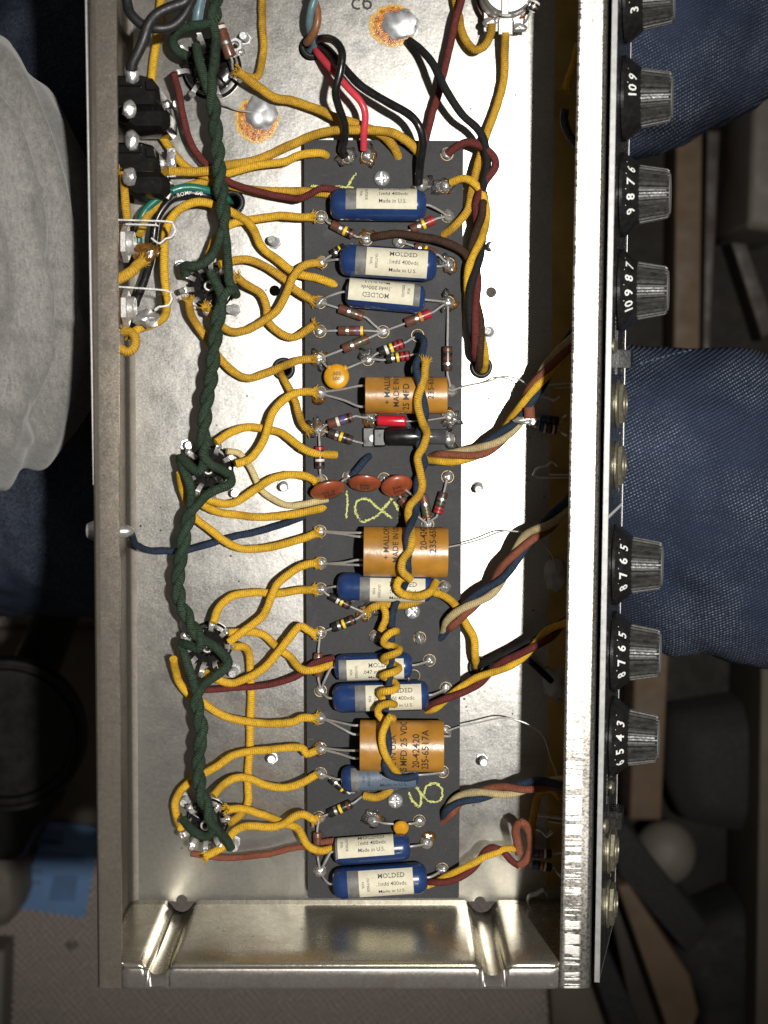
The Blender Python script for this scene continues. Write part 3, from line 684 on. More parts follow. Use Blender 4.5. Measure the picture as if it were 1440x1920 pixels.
def mallory(a, b, rad, label, lines, roll=0.0, leads=(), marks=True):
    z = BT + rad + 1.2
    A, B = px(*a, z), px(*b, z); L = np.linalg.norm(B - A); ex, up, sd = frame_of(A, B)
    o = thing('electrolytic_capacitor', (A + B) / 2 - (0, 0, rad), label, 'capacitor', 'amber tubular capacitors')
    body = part('card_tube', G().lathe(A, B, [(0.7, rad - .9), (0, rad - .7), (0, rad - .12), (.15, rad), (L - .15, rad), (L, rad - .12), (L, rad - .7), (L - .7, rad - .9)], 44), MT['amber'], o)
    for e0, d in ((A, ex), (B, -ex)): part('end_seal', G().lathe(e0 + d * .5, e0 + d * 1.5, [(0, 0), (0, rad - .5), (.4, rad - .5)], 30), MT['card'], o)
    q = lambda x, th, r: A + ex * x + r * (math.cos(th) * up + math.sin(th) * sd)
    g = G(); R = rad + .06
    for s, f, sz, sh in lines:
        # text runs round the tube, its top towards the left end
        put_text(g, s, sz, lambda x, y: q(L * f - y, roll + (x + sh) / rad, R), .012)
    part('lettering', g, MT['ink'], body, smooth=False)
    for end, off, tgt, lift in leads:
        s0 = (A if end == 0 else B) + sd * off * rad; d = -ex if end == 0 else ex
        T = px(*tgt, BT + 1.0); lead(o, [s0 - d * .3, s0 + d * 2.5, s0 * .5 + T * .5 + (0, 0, lift), T], .45)
    return o
def resistor(p0, b0, b1, p1, bands, label, body='brown', rad=1.75, z=None, ze=None, zs=None, group='carbon resistors on the board', bend=0.0):
    z = BT + rad + 1.0 if z is None else z
    zs = BT + 1.0 if zs is None else zs; ze = BT + 1.0 if ze is None else ze
    A, B = px(*b0, z), px(*b1, z); L = np.linalg.norm(B - A); ex, up, sd = frame_of(A, B)
    o = thing('resistor', (A + B) / 2 - (0, 0, rad), label, 'resistor', group)
    c = .35
    bd = part('body', G().lathe(A, B, [(0, 0), (0, rad - c), (c * .4, rad - c * .3), (c, rad), (L - c, rad), (L - c * .4, rad - c * .3), (L, rad - c), (L, 0)], 20), RB[body], o)
    w_ = min(1.15, L * .11)
    for f, cname in bands:
        x = f * L; r = rad + .05
        part('band', G().lathe(A, B, [(x - w_ / 2, rad - .2), (x - w_ / 2, r), (x + w_ / 2, r), (x + w_ / 2, rad - .2)], 20), BAND[cname], bd)
    if p0 is not None: T = px(*p0, zs); lead(o, [A + ex * .3, A - ex * 1.3, A * .45 + T * .55 + (0, 0, .5 + bend), T])
    if p1 is not None: T = px(*p1, ze); lead(o, [B - ex * .3, B + ex * 1.3, B * .45 + T * .55 + (0, 0, .5 + bend), T])
    return o
WL = {}
def wire(pts, zs, col, label, r=1.5, fray=(0, 0), name='cloth_wire', cat='wire', group=None, fz=None):
    P = np.array([at(u, v, z) for (u, v), z in zip(pts, np.interp(np.linspace(0, 1, len(pts)), np.linspace(0, 1, len(zs)), zs))])
    C = spline(P)
    ph = rng.uniform(0, 50)
    if col in ('yellow', 'ochre', 'pale', 'maroon', 'rust', 'navy', 'brown'):
        e = np.minimum(1, np.minimum(np.arange(len(C)), np.arange(len(C))[::-1]) / 5)[:, None]
        C = C + e * np.array([(.35 * noise.noise(Vector((i * .13 + ph, 3, 0))) + .12 * noise.noise(Vector((i * .5 + ph, 7, 0))), .35 * noise.noise(Vector((i * .13 + ph, 11, 0))) + .12 * noise.noise(Vector((i * .5, 5, ph))), 0) for i in range(len(C))])
    rr = r * np.array([1 + .06 * noise.noise(Vector((i * .22 + ph, 0, 0))) for i in range(len(C))])
    gw = G().tube(C, rr, 12)
    if name == 'cloth_wire': fuzz(gw, C, r, 1.4)
    o = tag(mk(name, gw, MT[col], org=C[0]), label, cat, group)
    for k, e in ((0, fray[0]), (1, fray[1])):
        if e: tuft(o, C[0] if k == 0 else C[-1], unit(C[0] - C[2]) if k == 0 else unit(C[-1] - C[-3]), r, col)
    return o
def tuft(o, p, d, r, col, n=22):
    g = G(); p = p - d * .8
    for i in range(n):
        a = rng.uniform(0, 2 * math.pi); s = unit(np.cross(d, rng.normal(size=3)))
        b = p + s * r * rng.uniform(.5, 1.0)
        l = rng.uniform(1.4, 3.0); out = unit(d + s * rng.uniform(.2, 1.0) + rng.normal(size=3) * .25)
        g.tube(np.array([b, b + (d * .4 + out * .6) * l * .5, b + out * l]), [.30, .24, .08], 4)
    part('frayed_end', g, MT[col], o)
def twist(center, n, off, pitch, ph=0.0, ramp_in=3.0):
    C = spline(center, .9); T, N, B = frames(C); L = np.concatenate(([0], np.cumsum(np.linalg.norm(np.diff(C, axis=0), axis=1))))
    out = []
    for k in range(n):
        a = ph + 2 * math.pi * (L / pitch + k / n) + .25 * np.sin(L * .21 + k)
        out.append(C + off * (np.cos(a)[:, None] * N + np.sin(a)[:, None] * B))
    return out
def fuzz(g, P, r, per_mm):
    n = int(per_mm * np.sum(np.linalg.norm(np.diff(P, axis=0), axis=1))); T, N, B = frames(P)
    for i in rng.integers(1, len(P) - 1, n):
        a = rng.uniform(0, 2 * math.pi); d = math.cos(a) * N[i] + math.sin(a) * B[i]; b = P[i] + T[i] * rng.uniform(-.5, .5) + d * r * .92
        q = unit(d * rng.uniform(.3, 1) + T[i] * rng.normal() + rng.normal(size=3) * .3); l = rng.uniform(.35, 1.0)
        s_ = unit(np.cross(q, d + .01)) * .05
        g.add([b - s_, b + s_, b + q * l * .6 + s_ * .6 + d * .1, b + q * l], [(0, 1, 2), (0, 2, 3)])
    return g
def zpts(pts, zs):
    return np.array([at(u, v, z) for (u, v), z in zip(pts, np.interp(np.linspace(0, 1, len(pts)), np.linspace(0, 1, len(zs)), zs))])
def bundle(name, center, zs, cols, off, pitch, label, r=1.5, ph=0.0, cat='wires', ext=None, group=None, lbls=None):
    """twisted wires; ext[k] = (points before, points after)"""
    S_ = twist(zpts(center, zs), len(cols), off, pitch, ph)
    o = thing(name, S_[0][0], label, cat, group)
    for k, (P, c) in enumerate(zip(S_, cols)):
        pre, post = (ext or {}).get(k, (None, None))
        if pre is not None: P = np.vstack((spline(np.vstack((zpts(*pre), P[2:3])))[:-1], P[2:]))
        if post is not None: P = np.vstack((P[:-2], spline(np.vstack((P[-3:-2], zpts(*post))))[1:]))
        for _ in range(2): P[1:-1] = .25 * P[:-2] + .5 * P[1:-1] + .25 * P[2:]
        phs = rng.uniform(0, 50)
        rr = r * np.array([1 + .12 * noise.noise(Vector((i * .2 + phs, 0, 0))) for i in range(len(P))])
        part('strand', fuzz(G().tube(P, rr, 12), P, r, 5.0 if c == 'green' else 1.2), MT[c], o, (lbls or {}).get(k))
    return o

# ================================================================ CAPACITORS
STD = (('MOLDED', 2.5), ('.1mfd 400vdc', 2.1), ('Made in U.S.', 2.0))
blue_cap((619, 383), (799, 385), 5.75, 'blue moulded capacitor topmost on the board, label rolled upward', STD, roll=.62, leads=((1, (839, 405), 1),))
blue_cap((637, 487), (819, 499), 5.85, 'blue moulded capacitor second from top, upright cream label facing up', STD, roll=0.0, leads=((0, (603, 492), .5), (1, (838, 496), .5)))
blue_cap((648, 548), (797, 562), 5.3, 'blue moulded capacitor third from top, label printed upside down', (('MOLDED', 2.4), ('.1mfd 200vdc', 2.1), ('Made in U.S.', 1.9)), roll=.45, flip=True, band=(.07, .15), lab=(.15, .96), leads=((0, (603, 562), 2.0), (1, (836, 566), .6)))
blue_cap((632, 1100), (811, 1103), 5.3, 'blue moulded capacitor half hidden below the middle amber tube', STD, roll=-.15, lab=(.345, .92), band=(.24, .345), leads=((0, (604, 1104), .4), (1, (833, 1100), .4)))
blue_cap((627, 1252), (773, 1247), 4.9, 'short blue moulded capacitor with .047 mfd printed on its label', (('MOLDED', 2.3), ('.047 mfd 400vdc', 2.0), ('Made in U.S.', 1.9)), roll=-.25, band=(.06, .16), lab=(.16, .89), leads=((0, (602, 1292), 2.2), (1, (803, 1239), .4)))
blue_cap((624, 1309), (804, 1303), 5.6, 'blue moulded capacitor directly above the lowest amber tube', STD, roll=.05, band=(.235, .345), lab=(.345, .92), leads=((0, (603, 1298), .6), (1, (835, 1291), .4)))
blue_cap((640, 1461), (785, 1453), 4.9, 'blue capacitor with bluish label under the lowest amber tube', STD, roll=.1, tint=True, band=(.13, .235), lab=(.235, .96), leads=((0, (604, 1451), .3), (1, (829, 1448), .4)))
blue_cap((626, 1598), (769, 1587), 5.1, 'blue moulded capacitor second from bottom, label rolled toward the small yellow disc', STD, roll=.78, foil=True, band=(.03, .06), lab=(.06, .79), leads=((0, (602, 1630), 2.0), (1, (799, 1581), .4)))
blue_cap((624, 1657), (801, 1645), 5.85, 'blue moulded capacitor lowest on the board, label facing up', STD, roll=.08, band=(.16, .28), lab=(.28, .85), leads=((0, (602, 1637), .8), (1, (828, 1630), .6)))
ML = (('+ MALLORY', .27, 2.9, 2.0), ('MADE IN USA', .38, 2.9, 2.0))
mallory((685, 741), (838, 741), 6.7, 'amber card tube capacitor highest on the board, most slender of the three', ML + (('25 MFD', .50, 3.2, -3.0), ('235-6517A', .80, 3.0, 3.0)), .35, leads=((0, .5, (604, 735), .5), (0, -.6, (604, 739), .5), (1, .1, (845, 733), -3)))
mallory((682, 1034), (839, 1036), 9.1, 'fat amber card tube capacitor in the middle of the board', ML + (('25 MFD 25 VDC', .54, 3.2, 6), ('20-42420', .71, 3.4, 4.5), ('235-6517A', .82, 3.4, 4.5)), .42, leads=((0, .75, (604, 996), 1.2), (0, .60, (604, 997), .2), (0, -.55, (604, 1056), 1.0), (0, -.35, (604, 1057), 2.2)))
mallory((675, 1398), (831, 1399), 9.5, 'fat amber card tube capacitor lowest on the board with long part numbers', (('+ MALLORY', .29, 3.0, -7), ('MADE IN USA', .40, 3.0, -3.5), ('25 MFD 25 VDC', .525, 3.4, 1.0), ('20-42420', .67, 3.6, -.6), ('235-6517A', .78, 3.6, -.2)), .05,
        leads=((0, .45, (604, 1346), 3.0), (0, .8, (604, 1347), 1.2), (0, -.2, (604, 1402), 1.2), (0, -.5, (604, 1405), .4), (1, .4, (835, 1371), -2)))
# bare wires from the tube capacitors to the front
def bare(pts, zs, label, r=.32):
    return tag(mk('bare_wire', G().tube(spline(zpts(pts, zs)), r, 7), MT['tin'], org=zpts(pts, zs)[0]), label, 'wire', 'bare wires to the front')
bare([(846, 733), (869, 725), (916, 715), (941, 706), (971, 710), (991, 724), (1015, 740), (1040, 750)], [9, 9, 12, 14, 14], 'thin bare wire arching from the highest amber tube to the front')
bare([(838, 1026), (864, 1021), (901, 1011), (938, 997), (962, 996), (984, 1000), (1011, 1011), (1030, 1032), (1040, 1055), (1044, 1070)], [12, 10, 12, 12, 6, 2], 'thin bare wire from the middle amber tube to a ground blob')
bare([(836, 1371), (864, 1362), (901, 1354), (941, 1346), (971, 1351), (999, 1363), (1020, 1383), (1033, 1423), (1040, 1440), (1047, 1468)], [9, 10, 13, 13, 12, 12], 'thin bare wire from the lowest amber tube to the front')
for u, v, lab in ((1042, 1075, 'dull solder blob on the brass plate, upper'), (1040, 1283, 'dull solder blob on the brass plate, lower')):
    p = at(u, v, .8); tag(mk('solder_blob', G().ball(p, (4.6, 6.4, 1.6), 20, 10, .4, u, -.2), MT['dullsolder']), lab, 'solder')
# disc capacitors
def disc(c, ru, tilt, thick, label, mat, leads, rot=0.0, z=None, ry=None, text=None):
    """ru: radius (mm); tilt: lean of the disc about its long image axis"""
    P = at(*c, z if z else BT + 5); o = thing('disc_capacitor', P - (0, 0, 4), label, 'capacitor', 'disc capacitors')
    ax = np.array((math.cos(rot), math.sin(rot), 0)); nrm = np.array((-math.sin(rot) * math.sin(tilt), math.cos(rot) * math.sin(tilt), math.cos(tilt)))
    k = ru; body = part('body', G().lathe(P - nrm * thick, P + nrm * thick, [(0, 0), (0, k * .55), (thick * .25, k * .85), (thick * .7, k * .97), (thick, k), (thick * 1.3, k * .97), (thick * 1.75, k * .85), (thick * 2, k * .55), (thick * 2, 0)], 32, up=ax), MT[mat], o)
    if text:
        sd = np.cross(nrm, ax); g = G()
        for i, s in enumerate(text): put_text(g, s, ru * .42, lambda x, y: P + nrm * (thick + .06) + ax * x + sd * (y + ru * (.18 - .4 * i)), .01)
        part('lettering', g, MT['ink'], body, smooth=False)
    for (u0, v0), (u1, v1) in leads:
        a = at(u0, v0, P[2]); b = at(u1, v1, BT + 1); lead(o, [a, a * .5 + b * .5 + (0, 0, 1), b])
    return o
disc((631, 706), 4.7, .12, 1.5, 'round yellow disc capacitor beside the highest amber tube', 'discyel', (((618, 692), (600, 675)), ((647, 692), (688, 675))), text=('.005', '500'))
part('neck', G().ball(at(618, 691, BT + 5), (1.0, 1.3, .9)).ball(at(647, 691, BT + 5), (1.0, 1.3, .9)), MT['discyel'], bpy.data.objects['disc_capacitor'])
disc((615, 919), 6.7, -1.08, 1.5, 'red-brown disc capacitor leaning at the left, largest of the three', 'discred', (((604, 915), (602, 902)), ((640, 903), (654, 894))), rot=.26, text=('10 0', '500'))
disc((684, 906), 6.1, -1.05, 1.5, 'red-brown disc capacitor in the middle of the three', 'discred', (((660, 903), (654, 894)), ((708, 903), (720, 898))), rot=-.03, text=('500', '250'))
disc((744, 911), 5.9, -.85, 1.7, 'red-brown disc capacitor at the right of the three', 'discred', (((726, 905), (720, 898)), ((760, 918), (775, 930))), rot=.25, text=('500', '500'))
disc((752, 1552), 3.0, -.35, 1.3, 'tiny yellow disc capacitor above the lowest blue pair', 'discyel', (((738, 1545), (702, 1539)), ((766, 1545), (784, 1540))), z=BT + 4)
# red film capacitor, black sleeved part
A, B = at(706, 788, BT + 4.0), at(762, 790, BT + 4.0); L = np.linalg.norm(B - A)
o = thing('film_capacitor', (A + B) / 2 - (0, 0, 2), 'small glossy red film capacitor under the highest amber tube', 'capacitor')
part('case', G().lathe(A, B, [(0, 0), (0, 1.2), (.5, 1.9), (1.2, 2.05), (L - 1.2, 2.05), (L - .5, 1.9), (L, 1.2), (L, 0)], 22), MT['redfilm'], o)
lead(o, [A, at(695, 784, BT + 1)], .35); lead(o, [B, at(800, 788, BT + 3.5), at(838, 782, BT + 1)], .3)
A, B = at(722, 818, BT + 3.9), at(786, 818, BT + 3.9); L = np.linalg.norm(B - A)
o = thing('sleeved_optocoupler', (A + B) / 2 - (0, 0, 3), 'flat black sleeved component with a white dot on its end tab', 'optocoupler')
part('sleeve', G().lathe(A, B, [(0, 0), (0, 2.6), (2.0, 3.5), (L - 2, 3.6), (L, 3.2), (L + 1, 0)], 26), MT['sleeve'], o)
Rm = np.eye(3)
part('tab', G().box(at(699, 820, BT + 1.4), (3.6, 3.6, .7), bev=.3).box(at(712, 820, BT + 2.0), (2.4, 3.4, 1.4), bev=.6), MT['sleeve'], o, smooth=False)
p = at(699, 822, BT + 2.15); part('dot', G().lathe(p, p + (0, 0, 1), [(0, 1.4), (.15, 1.35), (.2, 0)], 18), MT['whiteink'], o, 'white paint dot')
A2 = at(786, 818, BT + 3.0); B2 = at(832, 819, BT + 1.6); part('tail_sleeve', G().tube(spline([A2, (A2 + B2) / 2 + (0, 0, .6), B2]), [2.9, 2.7, 2.3, 2.0, 1.8, 1.7, 1.6, 1.5, 1.4, 1.3][:1] * len(spline([A2, (A2 + B2) / 2 + (0, 0, .6), B2])), 14), MT['clear'], o)
lead(o, [B2, at(841, 823, BT + 1)])

# ================================================================ RESISTORS
E = EYE
Y_, S_i = 'yellow', 'silver'
resistor(E['L1'], (621, 420), (663, 441), E['C1'], ((.42, 'silver'), (.62, Y_), (.82, 'black')), 'brown resistor with yellow band left of the big solder blob under the top capacitor')
resistor((767, 433), (770, 431), (814, 412), E['R3'], ((.55, Y_), (.80, 'red'), (.93, 'red'), (.35, 'silver')), 'red-ended resistor with yellow band under the right end of the top capacitor')
resistor(E['C2'], (777, 462), (818, 477), E['R4'], ((.25, 'silver'), (.5, Y_)), 'resistor peeping out above the right half of the second blue capacitor', z=BT + 2.2)
resistor(E['L2'], (622, 478), (648, 463), (660, 458), ((.3, 'silver'), (.62, Y_)), 'black resistor peeping out at the left end of the second blue capacitor', 'black', z=BT + 2.4)
resistor(E['L3'], (635, 578), (681, 594), E['C3'], ((.42, 'silver'), (.62, 'green'), (.82, 'brown')), 'brown resistor slanting down from the upside-down capacitor to the centre joint')
resistor(E['L4'], (634, 620), (682, 620), E['C3'], ((.36, 'silver'), (.55, 'brown'), (.75, 'violet'), (.92, Y_)), 'level brown resistor with violet and yellow bands left of the centre joint')
resistor(E['L5'], (643, 655), (691, 634), E['C3'], ((.36, 'silver'), (.55, 'green'), (.75, 'green'), (.92, 'brown')), 'brown resistor rising from the yellow disc to the centre joint')
resistor(E['C3'], (760, 606), (807, 587), E['R5'], ((.45, 'silver'), (.62, 'orange'), (.83, 'red'), (.94, 'red')), 'resistor with orange band right of the centre joint')
resistor(E['C5'], (711, 661), (757, 643), E['C4'], ((.3, 'white'), (.5, Y_), (.7, 'red'), (.88, 'red')), 'upper of two parallel resistors with red and yellow bands', 'black')
resistor(E['C5'], (724, 674), (769, 666), (790, 663), ((.28, 'silver'), (.48, Y_), (.68, 'red'), (.88, 'red')), 'lower of two parallel resistors with red and yellow bands', 'black')
resistor(E['R5'], (839, 649), (839, 696), E['R6'], ((.15, 'brown'), (.32, 'black'), (.5, 'brown'), (.70, 'silver')), 'upright dark resistor by the board edge above the highest amber tube', 'dark')
resistor(E['L7'], (615, 796), (661, 782), E['C6'], ((.40, 'white'), (.62, 'blue'), (.85, 'black')), 'brown resistor with a blue band left of the red film capacitor')
resistor(E['L7'], (616, 811), (661, 826), (684, 832), ((.34, 'silver'), (.52, Y_), (.75, 'black')), 'brown resistor with yellow band pointing at the white dot', 'dark')
resistor((598, 809), (599, 836), (600, 879), E['L8'], ((.1, 'red'), (.62, 'white'), (.8, 'black')), 'upright resistor under a yellow wire above the left disc capacitor', 'dark')
resistor((791, 912), (793, 927), (802, 971), E['C7'], ((.42, 'silver'), (.58, 'green'), (.74, 'green'), (.9, 'brown')), 'brown resistor with green band beside the twisted yellow and blue wires')
resistor(E['R8'], (832, 923), (820, 963), E['C7'], ((.32, 'silver'), (.52, 'green'), (.74, 'red'), (.9, 'red')), 'maroon resistor with green and red bands beside the board edge', 'dark')
resistor((748, 928), (752, 934), (768, 956), E['C7'], ((.5, 'orange'),), 'brown resistor mostly hidden under the right red-brown disc', z=BT + 2)
resistor(E['L11'], (618, 1117), (657, 1137), E['C10'], ((.4, 'white'), (.58, Y_), (.8, 'brown')), 'thin black resistor under the half hidden blue capacitor', 'black', rad=1.45)
resistor(E['L12'], (623, 1178), (666, 1161), E['C10'], ((.3, 'silver'), (.5, Y_), (.85, 'brown')), 'black resistor with yellow band rising to the frayed yellow joint mid board', 'black')
resistor(E['L12'], (597, 1224), (597, 1268), E['L13'], ((.2, 'silver'), (.75, 'brown')), 'upright brown resistor under the yellow and maroon pair mid board')
resistor(E['L16'], (620, 1460), (650, 1484), (664, 1486), ((.3, 'silver'), (.75, Y_)), 'black resistor slipping under the bluish-labelled capacitor', 'black', rad=1.5)
resistor(E['L17'], (616, 1526), (659, 1507), (681, 1492), ((.32, 'silver'), (.52, Y_), (.85, 'brown')), 'black resistor with yellow band left of the lowest board screw', 'black')
resistor(E['L17'], (595, 1560), (596, 1604), E['L18'], ((.25, 'brown'), (.55, 'black'), (.8, 'silver')), 'upright brown resistor at the lower left edge of the board')
GF = 'resistors off the board'
resistor((402, 30), (410, 46), (433, 108), (437, 130), ((.12, 'white'), (.36, 'brown'), (.58, 'silver')), 'large brown resistor with silver band over the biggest tube socket', 'brown', rad=2.15, z=18, zs=14, ze=15, group=GF)
resistor((1014, -20), (1012, -12), (996, 20), (985, 42), ((.15, 'orange'), (.55, 'white'), (.8, 'silver')), 'resistor with orange and white bands beside the metal potentiometer at the top', 'black', rad=1.8, z=18, zs=18, ze=12, group=GF)
resistor((1002, 790), (1012, 786), (1048, 790), (1062, 778), ((.15, 'blue'), (.4, 'blue'), (.7, 'brown')), 'blue-banded resistor in the rim shadow right of the brown wire splice', 'black', rad=1.7, z=11, zs=14, ze=20, group=GF)
resistor((1003, 798), (1010, 801), (1044, 806), (1064, 818), ((.15, 'blue'), (.32, 'white'), (.55, 'red'), (.8, 'white')), 'resistor with blue, white and red bands just below the brown wire splice', 'black', rad=1.7, z=12, zs=14, ze=20, group=GF)
resistor((980, 1607), (998, 1600), (1034, 1601), (1060, 1598), ((.2, 'blue'), (.45, 'red'), (.65, 'white')), 'upper resistor of the pair near the brown wire loop', 'black', rad=1.7, z=9, zs=14, ze=18, group=GF)
resistor((980, 1612), (997, 1620), (1034, 1627), (1062, 1652), ((.2, 'blue'), (.48, 'orange'), (.66, 'white')), 'lower resistor of the pair near the brown wire loop', 'black', rad=1.7, z=10, zs=14, ze=18, group=GF)

# ================================================================ SCREWS, GROMMETS, SOLDER ON THE FLOOR
def stud_mesh():
    pr = [(0, 1.9), (.6, 1.9)]; z = .6
    while z < 5.6: pr += [(z, 1.35), (z + .3, 1.7), (z + .6, 1.35)]; z += .7
    pr += [(7.0, 1.38), (7.1, 1.3), (7.1, 0)]
    g = G().lathe((0, 0, 0), (0, 0, 1), pr, 14)
    g.lathe((0, 0, 0), (0, 0, 1), [(0, 2.5), (.35, 2.5), (.5, 2.3), (.5, 1.4)], 6)
    return to_mesh('stud', g, MT['zinc'], np.zeros(3), True, 30)
sm_ = stud_mesh()
for u, v, w_ in ((457, 66, 'beside the biggest tube socket, pointing up right'), (328, 190, 'left of the maroon wire below the biggest socket'), (513, 453, 'in the open floor right of the green wires'), (334, 496, 'at the upper left of the second socket'), (437, 580, 'at the lower right of the second socket'),
                 (346, 836, 'at the upper left of the third socket'), (437, 928, 'at the lower right of the third socket'), (530, 911, 'in the open floor near the left red-brown disc'), (344, 1175, 'at the upper left of the fourth socket'), (437, 1262, 'at the lower right of the fourth socket'),
                 (345, 1505, 'at the upper left of the lowest socket'), (437, 1587, 'at the lower right of the lowest socket'), (508, 1428, 'in the open floor left of the lowest amber tube'), (921, 458, 'upper of two right of the long wire bundle'), (920, 622, 'lower of two right of the long wire bundle'), (898, 913, 'in the bright floor right of the red-brown discs'), (905, 1430, 'in the bright floor right of the lowest amber tube')):
    p = at(u, v, 5.5); p[2] = 0; st_ = inst('screw_tip', sm_, p, None, rng.uniform(0, 3)); st_.rotation_euler = (rng.normal(0, .10), rng.normal(0, .10), rng.uniform(0, 3)); tag(st_, 'zinc screw tip through the floor ' + w_, 'screw', 'screw tips through the chassis floor')
p = at(441, 84, 12); tag(mk('hex_nut', hexnut(p - (0, 0, 2), np.array((0, 0, 1.0)), 2.6, 2.2, 1.2, np.array((1.0, 0, 0))), MT['zinc']), 'small hex nut standing beside the large brown resistor', 'nut')
def pan_head():
    g = G().lathe((0, 0, 0), (0, 0, 1), [(0, 2.9), (.5, 2.95), (1.2, 2.6), (1.7, 1.7), (1.95, 0)], 26)
    a = mk('tmp', g, MT['zinc'], None, org=(0, 0, 0)); c = mk('tmpc', G().box((0, 0, 1.9), (1.75, .42, 1.0)), MT['zinc'], None, org=(0, 0, 0)); c2 = mk('tmpd', G().box((0, 0, 1.9), (.42, 1.75, 1.0)), MT['zinc'], None, org=(0, 0, 0))
    for x in (c, c2): m_ = a.modifiers.new('b', 'BOOLEAN'); m_.object = x; m_.solver = 'EXACT'
    dg = bpy.context.evaluated_depsgraph_get(); dg.update(); me = bpy.data.meshes.new_from_object(a.evaluated_get(dg)); me.name = 'pan_head'
    for x in (a, c, c2): bpy.data.objects.remove(x)
    return me
ph_ = pan_head()
for u, v, rz, w_ in ((716, 335, .1, 'near the top end of the board'), (773, 1146, .75, 'below the middle amber tube'), (741, 1501, .05, 'beside the chalk figure near the lowest amber tube')):
    tag(inst('cross_head_screw', ph_, at(u, v, BT + .05), None, rz), 'zinc cross-head screw ' + w_, 'screw', 'board screws')
def grommet(u, v, r, label):
    p = at(u, v, 0); ri = r * .55; pr = []
    for k in range(13):
        a = math.pi * k / 12; pr.append((2.3 * math.sin(a) * .9 + (-1.0 if k in (0, 12) else 0), ri + (r - ri) * (.5 - .5 * math.cos(a))))
    g = G().lathe(p + (0, 0, .2), p + (0, 0, 1.2), pr[::-1] + [(-3, ri)], 32); tag(mk('grommet', g, MT['rubber']), label, 'grommet', 'rubber grommets in the floor')
grommet(586, 88, 4.6, 'black rubber grommet at the top with red and black wires')
grommet(436, 380, 4.8, 'black rubber grommet behind the green twisted wires')
grommet(532, 692, 4.4, 'black rubber grommet under a yellow wire left of the board')
grommet(902, 688, 4.3, 'grey-black grommet at the foot of the long right-hand bundle')
grommet(897, 1250, 4.2, 'black rubber grommet right of the board among yellow and maroon wires')
for k, (u, v, rr, lab) in enumerate(((490, 213, (6.0, 6.2, 2.2), 'solder blob with orange flux ring below the biggest tube socket'), (751, 47, (6.6, 5.6, 2.2), 'solder blob with orange flux ring at the top with black wires'))):
    p = at(u, v, 0); o = thing('ground_solder', p, lab, 'solder', 'solder blobs with burnt flux')
    fc = p + ((-1.6, -2.2, .06) if k == 0 else (-2.6, -.2, .06)); V_ = [fc + (0, 0, .5)]; U_ = []; F_ = []
    for q in range(1, 9):
        for j_ in range(40): V_.append(fc + (rr[0] * 1.42 * q / 8 * math.cos(j_ * math.pi / 20), rr[1] * 1.42 * q / 8 * math.sin(j_ * math.pi / 20), .5 * (1 - (q / 8) ** 2)))
    for j_ in range(40): F_.append((0, 1 + j_, 1 + (j_ + 1) % 40)); U_.append(((0, 0), (.125, 0), (.125, 0)))
    for q in range(1, 8):
        for j_ in range(40): F_.append((1 + (q - 1) * 40 + j_, 1 + q * 40 + j_, 1 + q * 40 + (j_ + 1) % 40, 1 + (q - 1) * 40 + (j_ + 1) % 40)); U_.append(((q / 8, 0), ((q + 1) / 8, 0), ((q + 1) / 8, 0), (q / 8, 0)))
    part('flux_ring', G().add(np.array(V_), F_, U_), MT['flux'], o)
    part('blob', G().ball(p + (0, 0, .2), rr, 28, 14, .3, 3 + k, -.2), MT['dullsolder'], o)
bare([(405, 190), (425, 198), (445, 206), (478, 211)], [8, 5, 3, 2.5], 'thin twisted bare wire from the biggest socket to its solder blob', .38)['group'] = 'bare ground wires'

# ================================================================ TUBE SOCKETS
def socket(u, v, R, n, label, a0=0.0, post=True, h=8.0):
    p = at(u, v, h); p[2] = 0; o = thing('tube_socket', p, label, 'tube socket', 'tube sockets in a row')
    part('base', G().lathe(p, p + (0, 0, 1), [(.1, R * 1.02), (1.2, R * 1.02), (1.6, R * .95), (h * .6, R * .93), (h - .6, R * .88), (h, R * .8), (h, R * .42), (h - 2, R * .36), (h - 2.2, 0)], 40), MT['bakelite'], o)
    for k in range(n):
        a = a0 + 2 * math.pi * (k + .5) / (n + (1 if n == 9 else 0)); d = np.array((math.cos(a), math.sin(a), 0)); s = np.array((-d[1], d[0], 0))
        Rm = np.column_stack((d, s, (0, 0, 1.0)))
        part('rib', G().box(p + d * R * .62 + (0, 0, h + .1), (R * .28, .45, .7), Rm, .15), MT['bakelite'], o, smooth=False)
        a = a0 + 2 * math.pi * k / (n + (1 if n == 9 else 0)); d = np.array((math.cos(a), math.sin(a), 0)); s = np.array((-d[1], d[0], 0))
        P = [p + d * R * .70 + (0, 0, h - 1), p + d * R * .80 + (0, 0, h + 2.5), p + d * R * 1.02 + (0, 0, h + 4.2), p + d * R * 1.16 + (0, 0, h + 4.0)]
        P = spline(P, .7); V = []
        for sg in ((.85, .16), (-.85, .16), (-.85, -.16), (.85, -.16)):
            T = np.gradient(P, axis=0); nn = np.cross(T, s); nn /= np.linalg.norm(nn, axis=1)[:, None]; V.append(P + s * sg[0] + nn * sg[1])
        m = len(P); lg = part('lug', G().add(np.vstack(V), [(q * m + i, q * m + i + 1, ((q + 1) % 4) * m + i + 1, ((q + 1) % 4) * m + i) for q in range(4) for i in range(m - 1)]), MT['tin'], o)
        part('solder_joint', G().ball(P[-1], (1.3, 1.3, 1.0), 10, 6, .4, k + u), MT['solder'], lg)
    if post:
        part('centre_post', G().lathe(p + (0, 0, h - 2), p + (0, 0, h), [(0, 1.9), (4.2, 1.9), (4.5, 1.6), (4.5, 1.2), (0, 1.1)], 22), MT['tin'], o)
socket(393, 122, 10.8, 8, 'large black eight-pin tube socket at the top of the row', .3, False, 8.5)
socket(393, 537, 8.2, 9, 'black tube socket second from the top with a bright centre post', .2)
